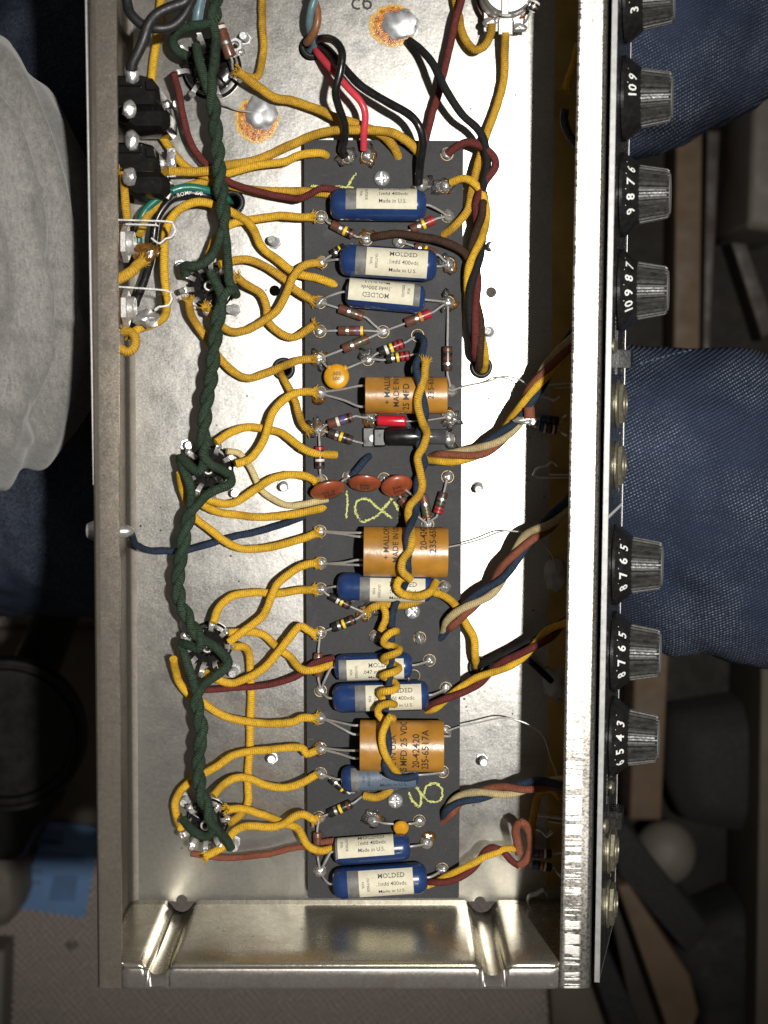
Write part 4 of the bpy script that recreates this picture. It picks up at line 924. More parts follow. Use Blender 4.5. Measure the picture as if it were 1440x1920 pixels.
socket(392, 880, 8.3, 9, 'black tube socket third from the top under a square green loop', .5)
socket(390, 1213, 8.4, 9, 'black tube socket fourth from the top with yellow wires fanning out', .1)
socket(386, 1545, 8.0, 9, 'black tube socket at the bottom of the row with bright bare lugs', .35)

# ================================================================ REAR WALL HARDWARE
def prism(pts, z0, z1, bev=1.2):
    T = np.array([at(u, v, z1) for u, v in pts]); c = T.mean(0); n = len(pts)
    lo_ = T.copy(); lo_[:, 2] = z0; mid = T.copy(); mid[:, 2] = z1 - bev; top = c + (T - c) * (1 - bev / 9); top[:, 2] = z1
    return G().add(np.vstack((lo_, mid, top)), [tuple(range(n - 1, -1, -1)), tuple(range(2 * n, 3 * n))] + [(r * n + i, r * n + (i + 1) % n, (r + 1) * n + (i + 1) % n, (r + 1) * n + i) for r in (0, 1) for i in range(n)])
def cw(p): return p[::-1]
def outlet(dv, label, k):
    p0 = at(228, 190 + dv, 20); o = thing('outlet_block', p0, label, 'outlet', 'black moulded outlets on the rear wall')
    D = lambda L_: cw([(u, v + dv) for u, v in L_])
    part('housing', prism(D([(206, 200), (222, 188), (300, 188), (317, 212), (318, 234), (310, 243), (250, 243), (206, 214)]), 6, 26, 2.4), MT['bakelite'], o, sharp=30)
    part('upper_block', prism(D([(206, 140), (262, 139), (284, 145), (297, 162), (301, 196), (206, 200)]), 8, 37, 1.8), MT['bakelite'], o, sharp=30)
    part('ridge', prism(D([(206, 146), (264, 146), (264, 160), (206, 160)]), 36, 39.5, .8), MT['bakelite'], o, sharp=30)
    part('ridge', prism(D([(206, 176), (290, 176), (290, 196), (206, 196)]), 36, 40.5, .8), MT['bakelite'], o, sharp=30)
    part('ridge', prism(D([(272, 150), (288, 152), (292, 168), (274, 168)]), 36, 39.5, .8), MT['bakelite'], o, sharp=30)
    for u, v, ry in ((247, 137, 3.6), (242, 205, 3.2)):
        q = at(u, v + dv, 40); part('solder_lug', G().ball(q, (2.5, ry, 1.6), 14, 10, .25, u + k), MT['solder'], o)
outlet(0, 'glossy black moulded outlet on the rear wall, upper of two', 1)
outlet(126, 'glossy black moulded outlet on the rear wall, lower of two', 2)
p = at(322, 305, 14); tag(mk('solder_tag', G().box(p, (1.6, 5.2, .4), bev=.2).ball(p + (0, 1, .6), (1.8, 3, .9), jit=.3), MT['solder'], smooth=True), 'bright solder tag right of the lower black outlet', 'tag')
def rear_jack(v, label, spring, blade, k):
    c = at(233, v, 36); ax = np.array((1.0, 0, 0)); c = np.array((LX(c[1]) + 1.6, c[1], 36)); o = thing('speaker_jack', c, label, 'jack', 'speaker jacks on the rear wall')
    part('frame', G().box(c + (2.0, 0, 0), (2.2, 6.2, 6.0), bev=.6), MT['phenolic'], o, smooth=False)
    part('nut', hexnut(c + (4.4, 0, 0), ax, 6.2, 2.2, 4.2, np.array((0, 0, 1.0))), MT['tin'], o, sharp=25)
    part('bushing', G().lathe(c, c + ax, [(4, 4.1), (8.2, 4.1), (8.7, 3.7), (8.7, 3.0), (4, 2.9)], 26), MT['tin'], o)
    for nm, pts in (('spring_contact', spring),) + ((('blade', blade),) if blade else ()):
        P = spline([at(u, w_, 40) for u, w_ in pts], .8); T, N, B = frames(P); nx = np.cross(T, (0, 0, 1.0)); nx /= np.linalg.norm(nx, axis=1)[:, None]; n = len(P)
        rows = [P + nx * .26 + (0, 0, 1.6), P - nx * .26 + (0, 0, 1.6), P - nx * .26 - (0, 0, 1.6), P + nx * .26 - (0, 0, 1.6)]
        part(nm, G().add(np.vstack(rows), [(q * n + i, q * n + i + 1, ((q + 1) % 4) * n + i + 1, ((q + 1) % 4) * n + i) for q in range(4) for i in range(n - 1)]), MT['tin'], o)
    q = at(275, v + 18, 34); part('solder_lug', G().ball(q, (4.4, 3.2, 1.7), 16, 10, .5, k), MT['fluxdark' if k == 1 else 'solder'], o)
rear_jack(456, 'nickel speaker jack with a double spring below the black outlets', [(222, 413), (314, 416), (325, 421), (330, 432), (323, 445), (312, 448), (300, 457), (285, 447)], [(237, 421), (296, 423)], 1)
rear_jack(578, 'nickel speaker jack with a single spring and frayed wire loop', [(222, 538), (312, 545), (321, 553), (323, 562), (316, 573), (298, 576), (291, 582)], None, 2)
a = at(222, 996, 44); a[0] = LX(a[1]) + 1.2; b = at(252, 996, 44); L = np.linalg.norm(b - a)
tag(mk('standoff', G().lathe(a, a + (1, 0, 0), [(0, 2.3), (L * .5, 2.3), (L * .75, 2.1), (L * .95, .9), (L, 0)], 18), MT['solder']), 'short metal standoff on the rear wall holding the navy wire', 'standoff')
# metal potentiometer at the top
c = at(953, -24, 20); c[2] = 0; o = thing('metal_potentiometer', c, 'round metal potentiometer can cut off by the top edge', 'potentiometer')
part('can', G().lathe(c, c + (0, 0, 1), [(7, 9.6), (15, 9.6), (15.4, 9.2), (18.6, 9.0), (19.4, 8.2), (19.6, 0)], 48), MT['alu'], o)
part('wafer', G().lathe(c, c + (0, 0, 1), [(5.5, 0), (5.5, 10.6), (7, 10.6), (7, 0)], 40), MT['phenolic'], o)
part('bushing', G().lathe(c, c + (0, 0, 1), [(0, 5), (6, 5)], 20), MT['zinc'], o)
p = at(947, 6, 20); part('clip', G().box(p + (0, 0, -.2), (1.3, 4.2, .5), bev=.3).box(at(948, 42, 11), (2.6, 4.4, .5), bev=.3), MT['tin'], o, smooth=False)
for u in (921, 977):
    p = at(u, 36, 9.5); part('lug', G().box(p + (0, 0, 0), (2.7, 4.4, .35), bev=.2), MT['tin'], o, smooth=False)
    p = at(u + (1 if u < 950 else 0), 27, 10); part('rivet', G().lathe(p, p + (0, 0, 1), [(-.2, 1.7), (.5, 1.6), (.8, 1.2), (.6, .7), (.3, 0)], 18), MT['copper'], o)
part('solder_joint', G().ball(at(948, 56, 10.5), (2.2, 1.6, 1.0), jit=.4).ball(at(975, 52, 10.5), (2.6, 1.5, .9), jit=.5, seed=3).ball(at(917, 42, 11), (2.6, 1.8, 1.0), jit=.5, seed=8), MT['solder'], o)
# ================================================================ YELLOW AND OTHER SINGLE WIRES
W = wire
GY = 'yellow cloth wires'
def Y(pts, zs, label, fray=(0, 0), col='yellow', r=1.5): return W(pts, zs, col, label, r, fray, group=GY)
Y([(444, 133), (478, 158), (514, 183), (547, 189), (600, 207), (627, 219), (677, 235), (715, 253), (738, 275), (748, 297)], [15, 9, 6, 7, 10, 11, 5], 'yellow wire from the biggest socket ending in a hole near the board top', (1, 0), 'ochre', 1.65)
Y([(316, 322), (355, 322), (394, 320), (422, 311), (489, 297), (544, 272), (600, 250), (652, 244), (727, 247), (762, 264), (787, 287)], [14, 12, 10, 6, 8, 13, 14, 10], 'yellow wire crossing the board top under the black wires', (0, 0), 'ochre', 1.65)
Y([(303, -12), (297, 40), (292, 92), (284, 145), (285, 200), (297, 242), (320, 280), (350, 314), (394, 332), (422, 327), (478, 311), (533, 303), (561, 292), (600, 287), (614, 293)], [4, 4, 4, 4, 5, 6, 8, 8, 9, 11, 5], 'yellow wire running from the top edge behind the black outlets to the board', (0, 0), 'yellow', 1.5)
Y([(262, 440), (275, 408), (300, 380), (330, 360), (352, 349), (400, 340), (440, 351), (505, 358), (572, 359), (624, 364)], [22, 14, 8, 5, 5, 6, 9], 'yellow wire half hidden under the maroon wire at the topmost capacitor', (0, 0), 'ochre')
Y([(243, 632), (258, 618), (285, 607), (308, 594), (312, 565), (308, 514), (308, 459), (317, 417), (339, 392), (367, 379), (400, 384), (450, 406), (472, 425), (492, 464), (519, 487), (556, 512), (600, 523), (631, 535)], [32, 30, 20, 16, 16, 16, 16, 14, 10, 8, 7, 6, 9, 5], 'long yellow wire arching from the lower speaker jack to the board', (1, 0), 'yellow', 1.55)
Y([(392, 478), (405, 447), (430, 422), (467, 412), (517, 406), (587, 407)], [14, 11, 8, 7, 9, 10], 'frayed yellow wire reaching the joint left of the topmost capacitor', (0, 1))
Y([(411, 496), (436, 489), (467, 488), (500, 500), (533, 523), (556, 545), (588, 564)], [13, 10, 7, 6, 8, 9], 'yellow wire from the second socket ending frayed beside the upside-down capacitor', (0, 1), 'ochre')
Y([(444, 519), (458, 531), (489, 550), (500, 575), (503, 603), (525, 625), (553, 631), (590, 609)], [13, 10, 7, 6, 6, 9], 'yellow wire with both ends frayed snaking below the second socket', (1, 1), 'ochre')
Y([(598, 492), (569, 498), (550, 520), (533, 559), (514, 587), (478, 612), (444, 623), (419, 614), (394, 590), (386, 576)], [10, 11, 11, 10, 10, 8, 7, 9, 13], 'yellow wire looping under the second socket up to the second capacitor', (1, 1), 'ochre')
Y([(353, 560), (358, 590), (372, 614), (389, 637), (411, 670), (439, 698), (467, 709), (500, 700), (533, 686), (561, 675), (589, 673)], [14, 10, 7, 6, 6, 8, 10], 'yellow wire curving over the grommet toward the yellow disc', (1, 1), 'ochre')
Y([(525, 698), (530, 708), (539, 723), (553, 751), (561, 779), (568, 797), (580, 808)], [-2, 4, 6, 7, 8, 9], 'short yellow wire coming up through the grommet left of the board', (0, 1), 'ochre', 1.4)
Y([(442, 870), (472, 859), (492, 829), (503, 798), (514, 770), (539, 745), (567, 735), (592, 735)], [13, 11, 10, 10, 9, 9], 'yellow wire rising in an S from the third socket to the highest amber tube', (0, 1))
Y([(405, 829), (436, 809), (467, 801), (494, 804), (528, 812), (556, 832), (575, 845), (600, 851), (630, 853)], [13, 9, 6, 6, 9, 11, 6], 'yellow wire arching from the third socket over the upright resistor', (0, 0))
Y([(425, 846), (450, 851), (469, 876), (480, 898), (494, 923), (519, 940), (550, 948), (589, 941), (614, 936)], [8, 5, 4, 4, 5, 8, 6], 'pale cream cloth wire running from the third socket under the left disc', (0, 0), 'pale', 1.25)
Y([(383, 934), (422, 945), (450, 937), (483, 915), (511, 898), (544, 890), (575, 893), (594, 904)], [12, 8, 9, 9, 10], 'yellow wire from the third socket ending at the left red-brown disc', (0, 1))
Y([(372, 941), (400, 957), (439, 965), (494, 970), (544, 965), (589, 957), (611, 951)], [10, 6, 6, 8, 5], 'yellow wire running level into a hole beside the chalk eight', (0, 0))
Y([(338, 886), (342, 918), (353, 948), (367, 972), (394, 993), (422, 1015), (456, 1029), (506, 1026), (561, 1012), (594, 999)], [14, 9, 8, 9, 9, 8, 9, 10], 'yellow wire dipping below the third socket to the middle amber tube', (0, 1))
Y([(400, 1168), (411, 1138), (436, 1118), (478, 1111), (519, 1113), (561, 1107), (590, 1105)], [14, 9, 6, 6, 9], 'yellow wire arching from the fourth socket to the half hidden capacitor', (0, 1))
Y([(428, 1205), (464, 1177), (494, 1154), (508, 1121), (522, 1093), (550, 1071), (575, 1058), (594, 1056)], [13, 10, 10, 10, 10, 10], 'yellow wire climbing in an S from the fourth socket to the middle amber tube', (0, 1))
Y([(428, 1186), (464, 1185), (494, 1190), (519, 1213), (544, 1232), (558, 1249), (575, 1257), (600, 1253), (627, 1242)], [11, 7, 6, 6, 11, 12, 9], 'yellow wire curling round the maroon wire at the .047 capacitor', (0, 0))
Y([(438, 1213), (456, 1213), (467, 1227), (469, 1260), (471, 1307), (469, 1357), (468, 1411), (464, 1467), (465, 1505), (450, 1528), (431, 1543)], [13, 9, 4, 3.5, 3, 3, 3, 3, 8], 'yellow wire running straight down between the two lowest sockets', (0, 0))
Y([(590, 1189), (575, 1180), (561, 1174), (542, 1196), (519, 1227), (492, 1254), (458, 1274), (431, 1281), (405, 1272), (386, 1262)], [10, 11, 11, 10, 10, 9, 8, 12], 'yellow wire frayed at the board sweeping under the fourth socket', (1, 0))
Y([(325, 1235), (328, 1254), (336, 1279), (356, 1304), (378, 1315), (394, 1327), (422, 1343), (464, 1353), (506, 1357), (547, 1354), (569, 1346), (592, 1347)], [14, 9, 7, 8, 8, 8, 10, 10], 'yellow wire hugging the left of the fourth socket down to the lowest amber tube', (0, 1))
Y([(594, 1407), (575, 1414), (564, 1401), (519, 1404), (464, 1410), (436, 1417), (408, 1436), (383, 1450), (361, 1464), (339, 1483), (328, 1508), (333, 1536), (340, 1553)], [10, 9, 9, 8, 8, 7, 7, 7, 13], 'yellow wire bending round the left of the lowest socket', (0, 0))
Y([(594, 1452), (567, 1467), (533, 1478), (500, 1472), (472, 1461), (444, 1458), (422, 1469), (400, 1492)], [10, 9, 8, 8, 8, 13], 'yellow wire waving from the lowest socket to the bluish-labelled capacitor', (0, 0))
Y([(424, 1518), (456, 1517), (494, 1528), (528, 1541), (556, 1552), (567, 1569), (578, 1586), (600, 1595), (627, 1590)], [12, 7, 6, 7, 11, 12, 9], 'yellow wire curling to the second lowest capacitor beside the maroon wire', (1, 0))
Y([(384, 1606), (417, 1588), (436, 1561), (464, 1550), (506, 1550), (533, 1544), (550, 1533), (569, 1527), (590, 1538)], [13, 11, 10, 9, 10, 11, 10], 'yellow wire wrapping under the lowest socket to the lower left joint', (1, 1))
Y([(492, -10), (491, 10), (492, 42), (494, 89), (489, 125), (478, 145), (450, 139)], [4, 4, 4, 5, 8, 14], 'yellow wire coming down from the top edge to the biggest socket', (0, 0), 'ochre', 1.4)
Y([(852, -12), (856, 12), (860, 32), (867, 63), (881, 87), (896, 93), (912, 83), (921, 60), (922, 44)], [5, 5, 6, 8, 11, 12], 'yellow wire looping up to the left lug of the metal potentiometer', (0, 0), 'ochre', 1.5)
Y([(948, 60), (946, 99), (945, 144), (934, 191), (912, 253), (901, 290), (893, 320), (884, 362), (876, 395), (854, 423), (829, 442)], [11, 7, 6, 7, 9, 9, 11, 5], 'yellow wire from the metal potentiometer to a hole beside the brown wire', (0, 0), 'ochre', 1.5)
W([(325, 136), (333, 167), (342, 208), (353, 256), (372, 292), (394, 314), (422, 336), (450, 350), (506, 364), (547, 372), (564, 372), (585, 362), (604, 353), (636, 357)], [16, 12, 9, 8, 9, 9, 9, 12, 13, 11], 'maroon', 'maroon cloth wire from the biggest socket to the topmost capacitor', 1.3, group='maroon cloth wires')
W([(383, 1294), (422, 1292), (464, 1288), (506, 1284), (542, 1274), (567, 1263), (580, 1250), (595, 1240), (627, 1233)], [8, 7, 7, 8, 10, 12, 11], 'maroon', 'maroon cloth wire running from the fourth socket to the .047 capacitor', 1.2, group='maroon cloth wires')
W([(358, 1600), (394, 1606), (436, 1608), (492, 1603), (533, 1594), (561, 1587), (585, 1588), (605, 1580), (627, 1576)], [8, 6, 6, 7, 9, 10], 'rust', 'rust red cloth wire along the bottom from the lowest socket', 1.25, group='maroon cloth wires')
W([(868, -10), (854, 42), (838, 111), (824, 167), (810, 214), (801, 250), (797, 268)], [10, 10, 9, 8, 7, 5], 'maroon', 'maroon cloth wire slanting from the top edge to the board top', 1.35, group='maroon cloth wires')
W([(246, 1000), (256, 1022), (283, 1032), (325, 1033), (350, 1032), (394, 1020), (436, 1007), (492, 995), (533, 982), (569, 968), (590, 960)], [38, 24, 12, 8, 7, 6, 6, 6, 3], 'navy', 'navy cloth wire from the rear standoff to the board edge', 1.25)
# plastic sleeves
PV = dict(name='plastic_wire')
W([(592, 84), (600, 73), (624, 75), (641, 97), (638, 133), (629, 172), (635, 200), (646, 233), (646, 261), (641, 281), (648, 292)], [0, 8, 22, 26, 25, 22, 18, 14, 11, 9], 'blackpvc', 'black plastic wire curling out of the top grommet to the left joint', 1.45, **PV)
W([(588, 90), (597, 101), (624, 133), (652, 164), (677, 192), (685, 217), (682, 250), (682, 280)], [-2, 5, 12, 16, 17, 16, 14, 10], 'redpvc', 'red plastic wire from the top grommet to the board top', 1.3, **PV)
W([(592, 84), (613, 92), (643, 125), (677, 161), (727, 192), (766, 214), (785, 236), (793, 267), (788, 306), (785, 345)], [-2, 8, 14, 16, 18, 20, 18, 14, 10], 'blackpvc', 'black plastic wire from the top grommet to the right of the topmost screw', 1.5, **PV)
bundle('twisted_sleeves', [(590, -12), (589, 20), (587, 50), (582, 70), (584, 92)], [14, 14, 12, 8, -4], ('brownpvc', 'bluegrey'), 1.45, 24, 'twisted brown and blue-grey plastic wires dropping into the top grommet', 1.45, 2.2, 'wires')
W([(768, 76), (790, 94), (810, 117), (824, 144), (838, 172), (866, 214), (893, 239), (907, 262), (912, 290)], [5, 10, 16, 19, 20, 19, 16, 14, 13], 'black_cloth', 'black cloth wire from the top solder blob to the right-hand bundle', 1.45)
W([(236, -14), (238, 2), (244, 24), (265, 45), (292, 53), (321, 50), (343, 32), (357, 6), (366, -14)], [48, 46, 42, 38, 37, 38, 40], 'rubber', 'thick black rubber cable looping at the top left', 1.75, name='rubber_cable', cat='cable')
W([(356, -14), (346, 4), (321, 13), (295, 26), (279, 45), (270, 72), (260, 96), (249, 118), (247, 130)], [42, 42, 43, 44, 44, 43, 42], 'rubber', 'thick black rubber cable ending at the upper black outlet', 1.9, name='rubber_cable', cat='cable')
W([(378, -12), (374, 8), (371, 25), (369, 42)], [14, 14, 14, 13], 'bluegrey', 'pale grey-green sleeved wire stub at the top beside the green wires', 2.0, name='plastic_wire')
W([(260, 455), (261, 431), (269, 400), (292, 376), (325, 357), (356, 351), (394, 358), (422, 371), (432, 382)], [16, 16, 16, 16, 15, 13, 8, 0], 'greenpvc', 'teal green plastic wire arching from the grommet to the speaker jack', 1.45, name='plastic_wire')
kb = W([(250, 580), (262, 548), (275, 514), (284, 480), (288, 445), (293, 414), (306, 390), (325, 371), (356, 362), (389, 367), (415, 378), (432, 384)], [8, 9, 10, 12, 13, 13, 13, 13, 12, 8, 0], 'blackpvc', 'black plastic wire with white printing arching beside the teal wire', 1.6, name='plastic_wire')
P = zpts([(325, 371), (340, 366), (356, 362), (372, 363), (389, 367)], [13, 13, 12.6, 12]); P = spline(P, .5)
g = G(); T, N, B = frames(P); Ls = np.concatenate(([0], np.cumsum(np.linalg.norm(np.diff(P, axis=0), axis=1))))
def along(x, y):
    s = min(max(x + Ls[-1] / 2, 0), Ls[-1] - .01); i = int(np.searchsorted(Ls, s)) ; i = min(max(i, 1), len(P) - 1)
    t = unit(P[i] - P[i - 1]); n = np.cross((0, 0, 1.0), t); p = P[i - 1] + t * (s - Ls[i - 1])
    return p + n * y + np.array((0, 0, math.sqrt(max(0, 1.6 ** 2 - y * y)) + .06))
put_text(g, 'ROMP  Z/0', 2.0, along, .01); part('lettering', g, MT['whiteink'], kb, smooth=False)
W([(700, 445), (712, 442), (740, 439), (776, 442), (818, 449), (854, 462), (873, 476), (884, 494)], [8, 10, 11, 14, 13, 11, 11], 'brown', 'dark brown cloth wire from the big solder blob to the right bundle', 1.5)
# little yellow wires at the rear jacks
Y([(216, 526), (232, 518), (245, 510), (257, 497), (268, 490)], [42, 42, 42, 40, 38], 'short frayed yellow wire at the upper speaker jack', (0, 1), 'ochre', 1.9)
Y([(224, 652), (238, 660), (250, 654), (254, 638), (247, 624), (236, 622)], [40, 40, 40, 38, 36], 'small frayed yellow wire loop under the lower speaker jack', (0, 1), 'ochre', 1.6)
Y([(230, 320), (232, 350), (236, 385), (238, 408)], [40, 32, 30, 28], 'short dusty yellow wire hanging from the lower black outlet', (1, 0), 'ochre', 1.5)
# ================================================================ TWISTED HEATER PAIRS (green)
GG = 'green twisted pairs along the sockets'
gr = ('green', 'green')
bundle('twisted_wire_pair', [(407, -16), (404, 10), (402, 30), (402, 46)], [22, 22, 23, 23], gr, 1.15, 14.5, 'green twisted pair cut by the top edge and split round the biggest socket', 1.7, .6,
       ext={0: (None, ([(385, 46), (365, 47), (346, 53), (330, 64), (323, 80), (333, 97), (352, 105)], [22, 21, 19, 16, 14, 14])), 1: (None, ([(405, 66), (404, 90), (403, 126)], [22, 20, 17]))}, group=GG)
bundle('twisted_wire_pair', [(392, 160), (398, 186), (403, 217), (405, 250), (408, 285), (411, 319), (415, 361), (419, 395), (419, 428)], [22, 22, 21, 20, 19, 19, 20, 21, 21], gr, 1.15, 14.5, 'green twisted pair between the biggest and the second socket', 1.7, 1.2,
       ext={0: (([(368, 86), (371, 105), (378, 130)], [19, 21, 22]), ([(410, 452), (400, 476), (382, 494), (362, 500), (345, 497), (349, 515)], [21, 20, 20, 19, 17, 14])), 1: (([(402, 100), (401, 125), (396, 145)], [17, 20, 22]), ([(425, 460), (428, 500), (429, 528), (440, 545)], [18, 16, 15, 15]))}, group=GG)
bundle('twisted_wire_pair', [(412, 585), (407, 605), (403, 639), (400, 675), (396, 709), (390, 737), (386, 765), (383, 800), (382, 840), (382, 862)], [19, 19, 19, 19, 20, 20, 20, 21, 22, 22], gr, 1.15, 14.5, 'green twisted pair between the second and the third socket', 1.7, .3,
       ext={0: (([(394, 508), (400, 522), (410, 540), (416, 560)], [20, 20, 20, 19]), ([(376, 884), (358, 876), (337, 857), (345, 880)], [22, 20, 16, 14])), 1: (([(443, 553), (440, 545), (428, 545), (417, 560)], [14, 17, 20, 20]), ([(396, 872), (415, 880), (431, 891)], [22, 19, 15]))}, group=GG)
bundle('twisted_wire_pair', [(368, 940), (360, 952), (350, 982), (345, 1010), (340, 1038), (334, 1080), (336, 1121), (350, 1154), (365, 1182), (376, 1200)], [18, 18, 17, 17, 17, 17, 18, 20, 22, 22], gr, 1.15, 14.0, 'green twisted pair between the third and the fourth socket', 1.7, .9,
       ext={0: (([(338, 862), (346, 885), (357, 912)], [15, 18, 19]), ([(375, 1216), (356, 1210), (338, 1206)], [22, 20, 15])), 1: (([(430, 886), (434, 906), (415, 915), (390, 926)], [15, 18, 20, 20]), ([(400, 1210), (420, 1230), (427, 1244)], [22, 19, 15]))}, group=GG)
bundle('twisted_wire_pair', [(370, 1296), (369, 1318), (377, 1365), (374, 1405), (372, 1440), (376, 1480), (387, 1512), (397, 1540)], [18, 18, 18, 18, 19, 21, 23, 23], gr, 1.15, 14.0, 'green twisted pair between the fourth and the lowest socket', 1.7, 2.0,
       ext={0: (([(338, 1208), (347, 1230), (355, 1256), (363, 1280)], [15, 18, 19, 19]), ([(398, 1562), (380, 1568), (360, 1556), (343, 1536)], [22, 20, 18, 14])), 1: (([(422, 1228), (429, 1245), (412, 1262), (392, 1276), (380, 1287)], [15, 18, 19, 19, 18]), ([(410, 1560), (422, 1570), (433, 1590)], [22, 18, 14]))}, group=GG)
# ================================================================ RIGHT-HAND BUNDLES
bundle('wire_bundle', [(898, 372), (903, 400), (898, 440), (889, 490), (886, 540), (890, 590), (897, 640), (901, 672), (902, 694)], [12, 12, 12, 12, 12, 12, 11, 7, -6], ('maroon', 'black_cloth', 'yellow', 'brown'), 1.9, 52, 'four-colour twisted bundle dropping into the grommet right of the board', 1.45, 1.0,
       ext={0: (([(840, 288), (858, 274), (880, 266), (908, 277), (928, 297), (930, 313), (912, 336), (902, 355)], [8, 10, 12, 13, 14, 14, 13, 12]), None), 1: (([(912, 285), (914, 310), (908, 340)], [13, 13, 13]), None), 2: (([(846, 342), (868, 334), (885, 340), (902, 358)], [8, 11, 12, 12]), None), 3: (([(906, 360), (910, 380)], [10, 10]), None)})
bundle('wire_bundle', [(818, 859), (859, 856), (901, 845), (936, 822), (966, 790), (993, 745), (1023, 700), (1054, 660), (1090, 618)], [10, 12, 14, 15, 17, 20, 23, 27, 31], ('yellow', 'navy', 'tan', 'rust'), 1.75, 50, 'four-colour twisted bundle rising from below the highest amber tube', 1.4, .4,
       ext={0: (([(797, 862)], [5]), None), 1: (([(800, 868)], [5]), None), 2: (([(806, 856)], [5]), None), 3: (([(803, 858)], [5]), None)})
bundle('wire_bundle', [(838, 1176), (862, 1150), (900, 1121), (932, 1092), (962, 1046), (993, 1008), (1030, 980), (1066, 940), (1090, 905)], [11, 14, 15, 16, 18, 20, 23, 27, 30], ('rust', 'navy', 'tan'), 1.7, 44, 'three-colour twisted bundle rising from beside the middle screw', 1.45, .2,
       ext={0: (([(838, 1180)], [6]), None), 1: (([(824, 1200)], [5]), None), 2: (([(830, 1192)], [5]), None)})
bundle('wire_bundle', [(806, 1328), (832, 1313), (873, 1290), (905, 1271), (941, 1249), (978, 1230), (1011, 1203), (1060, 1166), (1085, 1150)], [8, 12, 13, 14, 15, 18, 22, 27, 30], ('yellow', 'maroon'), 1.35, 36, 'yellow and maroon twisted pair leaving above the lowest amber tube', 1.35, 1.2, ext={0: (([(798, 1333)], [5]), None), 1: (([(800, 1330)], [6]), None)})
bundle('wire_bundle', [(834, 1527), (862, 1501), (895, 1490), (932, 1484), (975, 1478), (1020, 1469), (1062, 1470), (1085, 1474)], [9, 12, 14, 15, 18, 22, 27, 30], ('rust', 'tan', 'navy'), 1.6, 42, 'brown, tan and blue twisted bundle leaving near the lowest chalk figure', 1.4, .9, ext={k: (([(824 + 3 * k, 1545 - 2 * k)], [4]), None) for k in range(3)})
bundle('wire_bundle', [(806, 1655), (845, 1646), (885, 1624), (912, 1600), (935, 1592)], [9, 12, 14, 15, 15], ('yellow', 'maroon'), 1.3, 34, 'yellow and maroon twisted pair leaving the lowest capacitor', 1.3, 2.2,
       ext={0: (([(800, 1661)], [8]), ([(950, 1590), (970, 1592)], [15, 16])), 1: (([(800, 1654)], [8]), ([(945, 1597), (958, 1614), (974, 1624)], [15, 16, 17]))})
W([(974, 1622), (988, 1610), (995, 1585), (990, 1556), (978, 1542), (967, 1555), (970, 1580), (974, 1602)], [17, 18, 19, 20, 20, 18, 16, 16], 'rust', 'rust brown cloth wire bent into a loop near the front wall', 1.6)
W([(896, 1252), (905, 1244), (941, 1230), (978, 1212), (1023, 1188), (1064, 1160)], [-3, 6, 12, 14, 20, 26], 'black_cloth', 'black cloth wire from the lower right grommet to the front', 1.4)
W([(960, 1235), (985, 1235), (1005, 1250), (1022, 1266), (1034, 1277)], [14, 12, 8, 4, 2], 'black_cloth', 'short black cloth wire ending at the lower brass-plate blob', 1.2)
Y([(818, 1089), (812, 1108), (832, 1117), (854, 1135), (873, 1168), (888, 1196), (891, 1230), (894, 1258)], [8, 10, 11, 11, 10, 9, 8, -3], 'yellow wire from under the middle amber tube to the lower right grommet', (0, 0), 'yellow', 1.5)
Y([(995, 1592), (1000, 1530), (1012, 1490), (1035, 1480), (1055, 1500)], [12, 12, 14, 18, 24], 'yellow wire curving in the dark beside the lower input jacks', (0, 1), 'ochre', 1.4)
Y([(1062, 165), (1068, 140), (1078, 110), (1086, 80)], [26, 30, 34, 38], 'short yellow wire under the rim beside the top knobs', (1, 0), 'ochre', 1.3)
W([(1060, 205), (1058, 225), (1066, 250), (1082, 272)], [30, 30, 30, 30], 'blackpvc', 'black plastic wire curving under the rim near the second knob', 1.5, name='plastic_wire')
p = at(990, 785, 21); o = thing('wire_splice', p, 'brown sleeved splice with solder in the middle of the upper right bundle', 'splice')
part('sleeve', G().tube(zpts([(992, 764), (993, 785)], [23, 23]), 2.0, 12), MT['rust'], o)
part('solder_joint', G().ball(at(984, 788, 22), (4, 1.5, 1.2), 14, 8, .5, 4).ball(at(996, 790, 22), (1.6, 1.6, 1.2), 10, 8, .5, 6), MT['solder'], o)
# ================================================================ YELLOW AND NAVY PAIR ALONG THE BOARD
W([(783, 629), (795, 638), (791, 662), (780, 684), (784, 709), (793, 746), (797, 779), (790, 800), (783, 815), (788, 845), (796, 868), (788, 885), (782, 905), (781, 940), (779, 962), (770, 985), (763, 1012), (765, 1050), (764, 1080), (757, 1100), (746, 1121), (736, 1154), (734, 1196), (734, 1235), (731, 1270), (726, 1307), (722, 1342), (727, 1378), (729, 1405), (722, 1432), (731, 1453), (757, 1459), (779, 1456)],
  [8, 14, 18, 22, 22, 21, 14, 12, 11, 11, 12, 14, 16, 26, 27, 24, 18, 14, 13, 17, 19, 19, 20, 26, 27, 26, 22, 19], 'navy', 'navy cloth wire running down the middle of the board', 1.35)
Y([(799, 676), (794, 709), (784, 751), (790, 787), (800, 812), (794, 838), (783, 857), (787, 884), (792, 910), (785, 930), (770, 946), (765, 962), (769, 985), (772, 1010), (769, 1032), (755, 1052), (754, 1071), (770, 1086)],
  [19, 23, 23, 16, 14, 13, 13, 14, 16, 18, 27, 28, 29, 26], 'yellow wire twisting down from the highest to the middle amber tube', (1, 0), 'ochre', 1.5)
Y([(770, 1084), (752, 1084), (743, 1098), (752, 1112), (782, 1119), (806, 1110), (817, 1092)], [22, 22, 22, 22, 22, 20, 14], 'yellow wire loop hanging below the middle amber tube', (0, 0), 'yellow', 1.55)
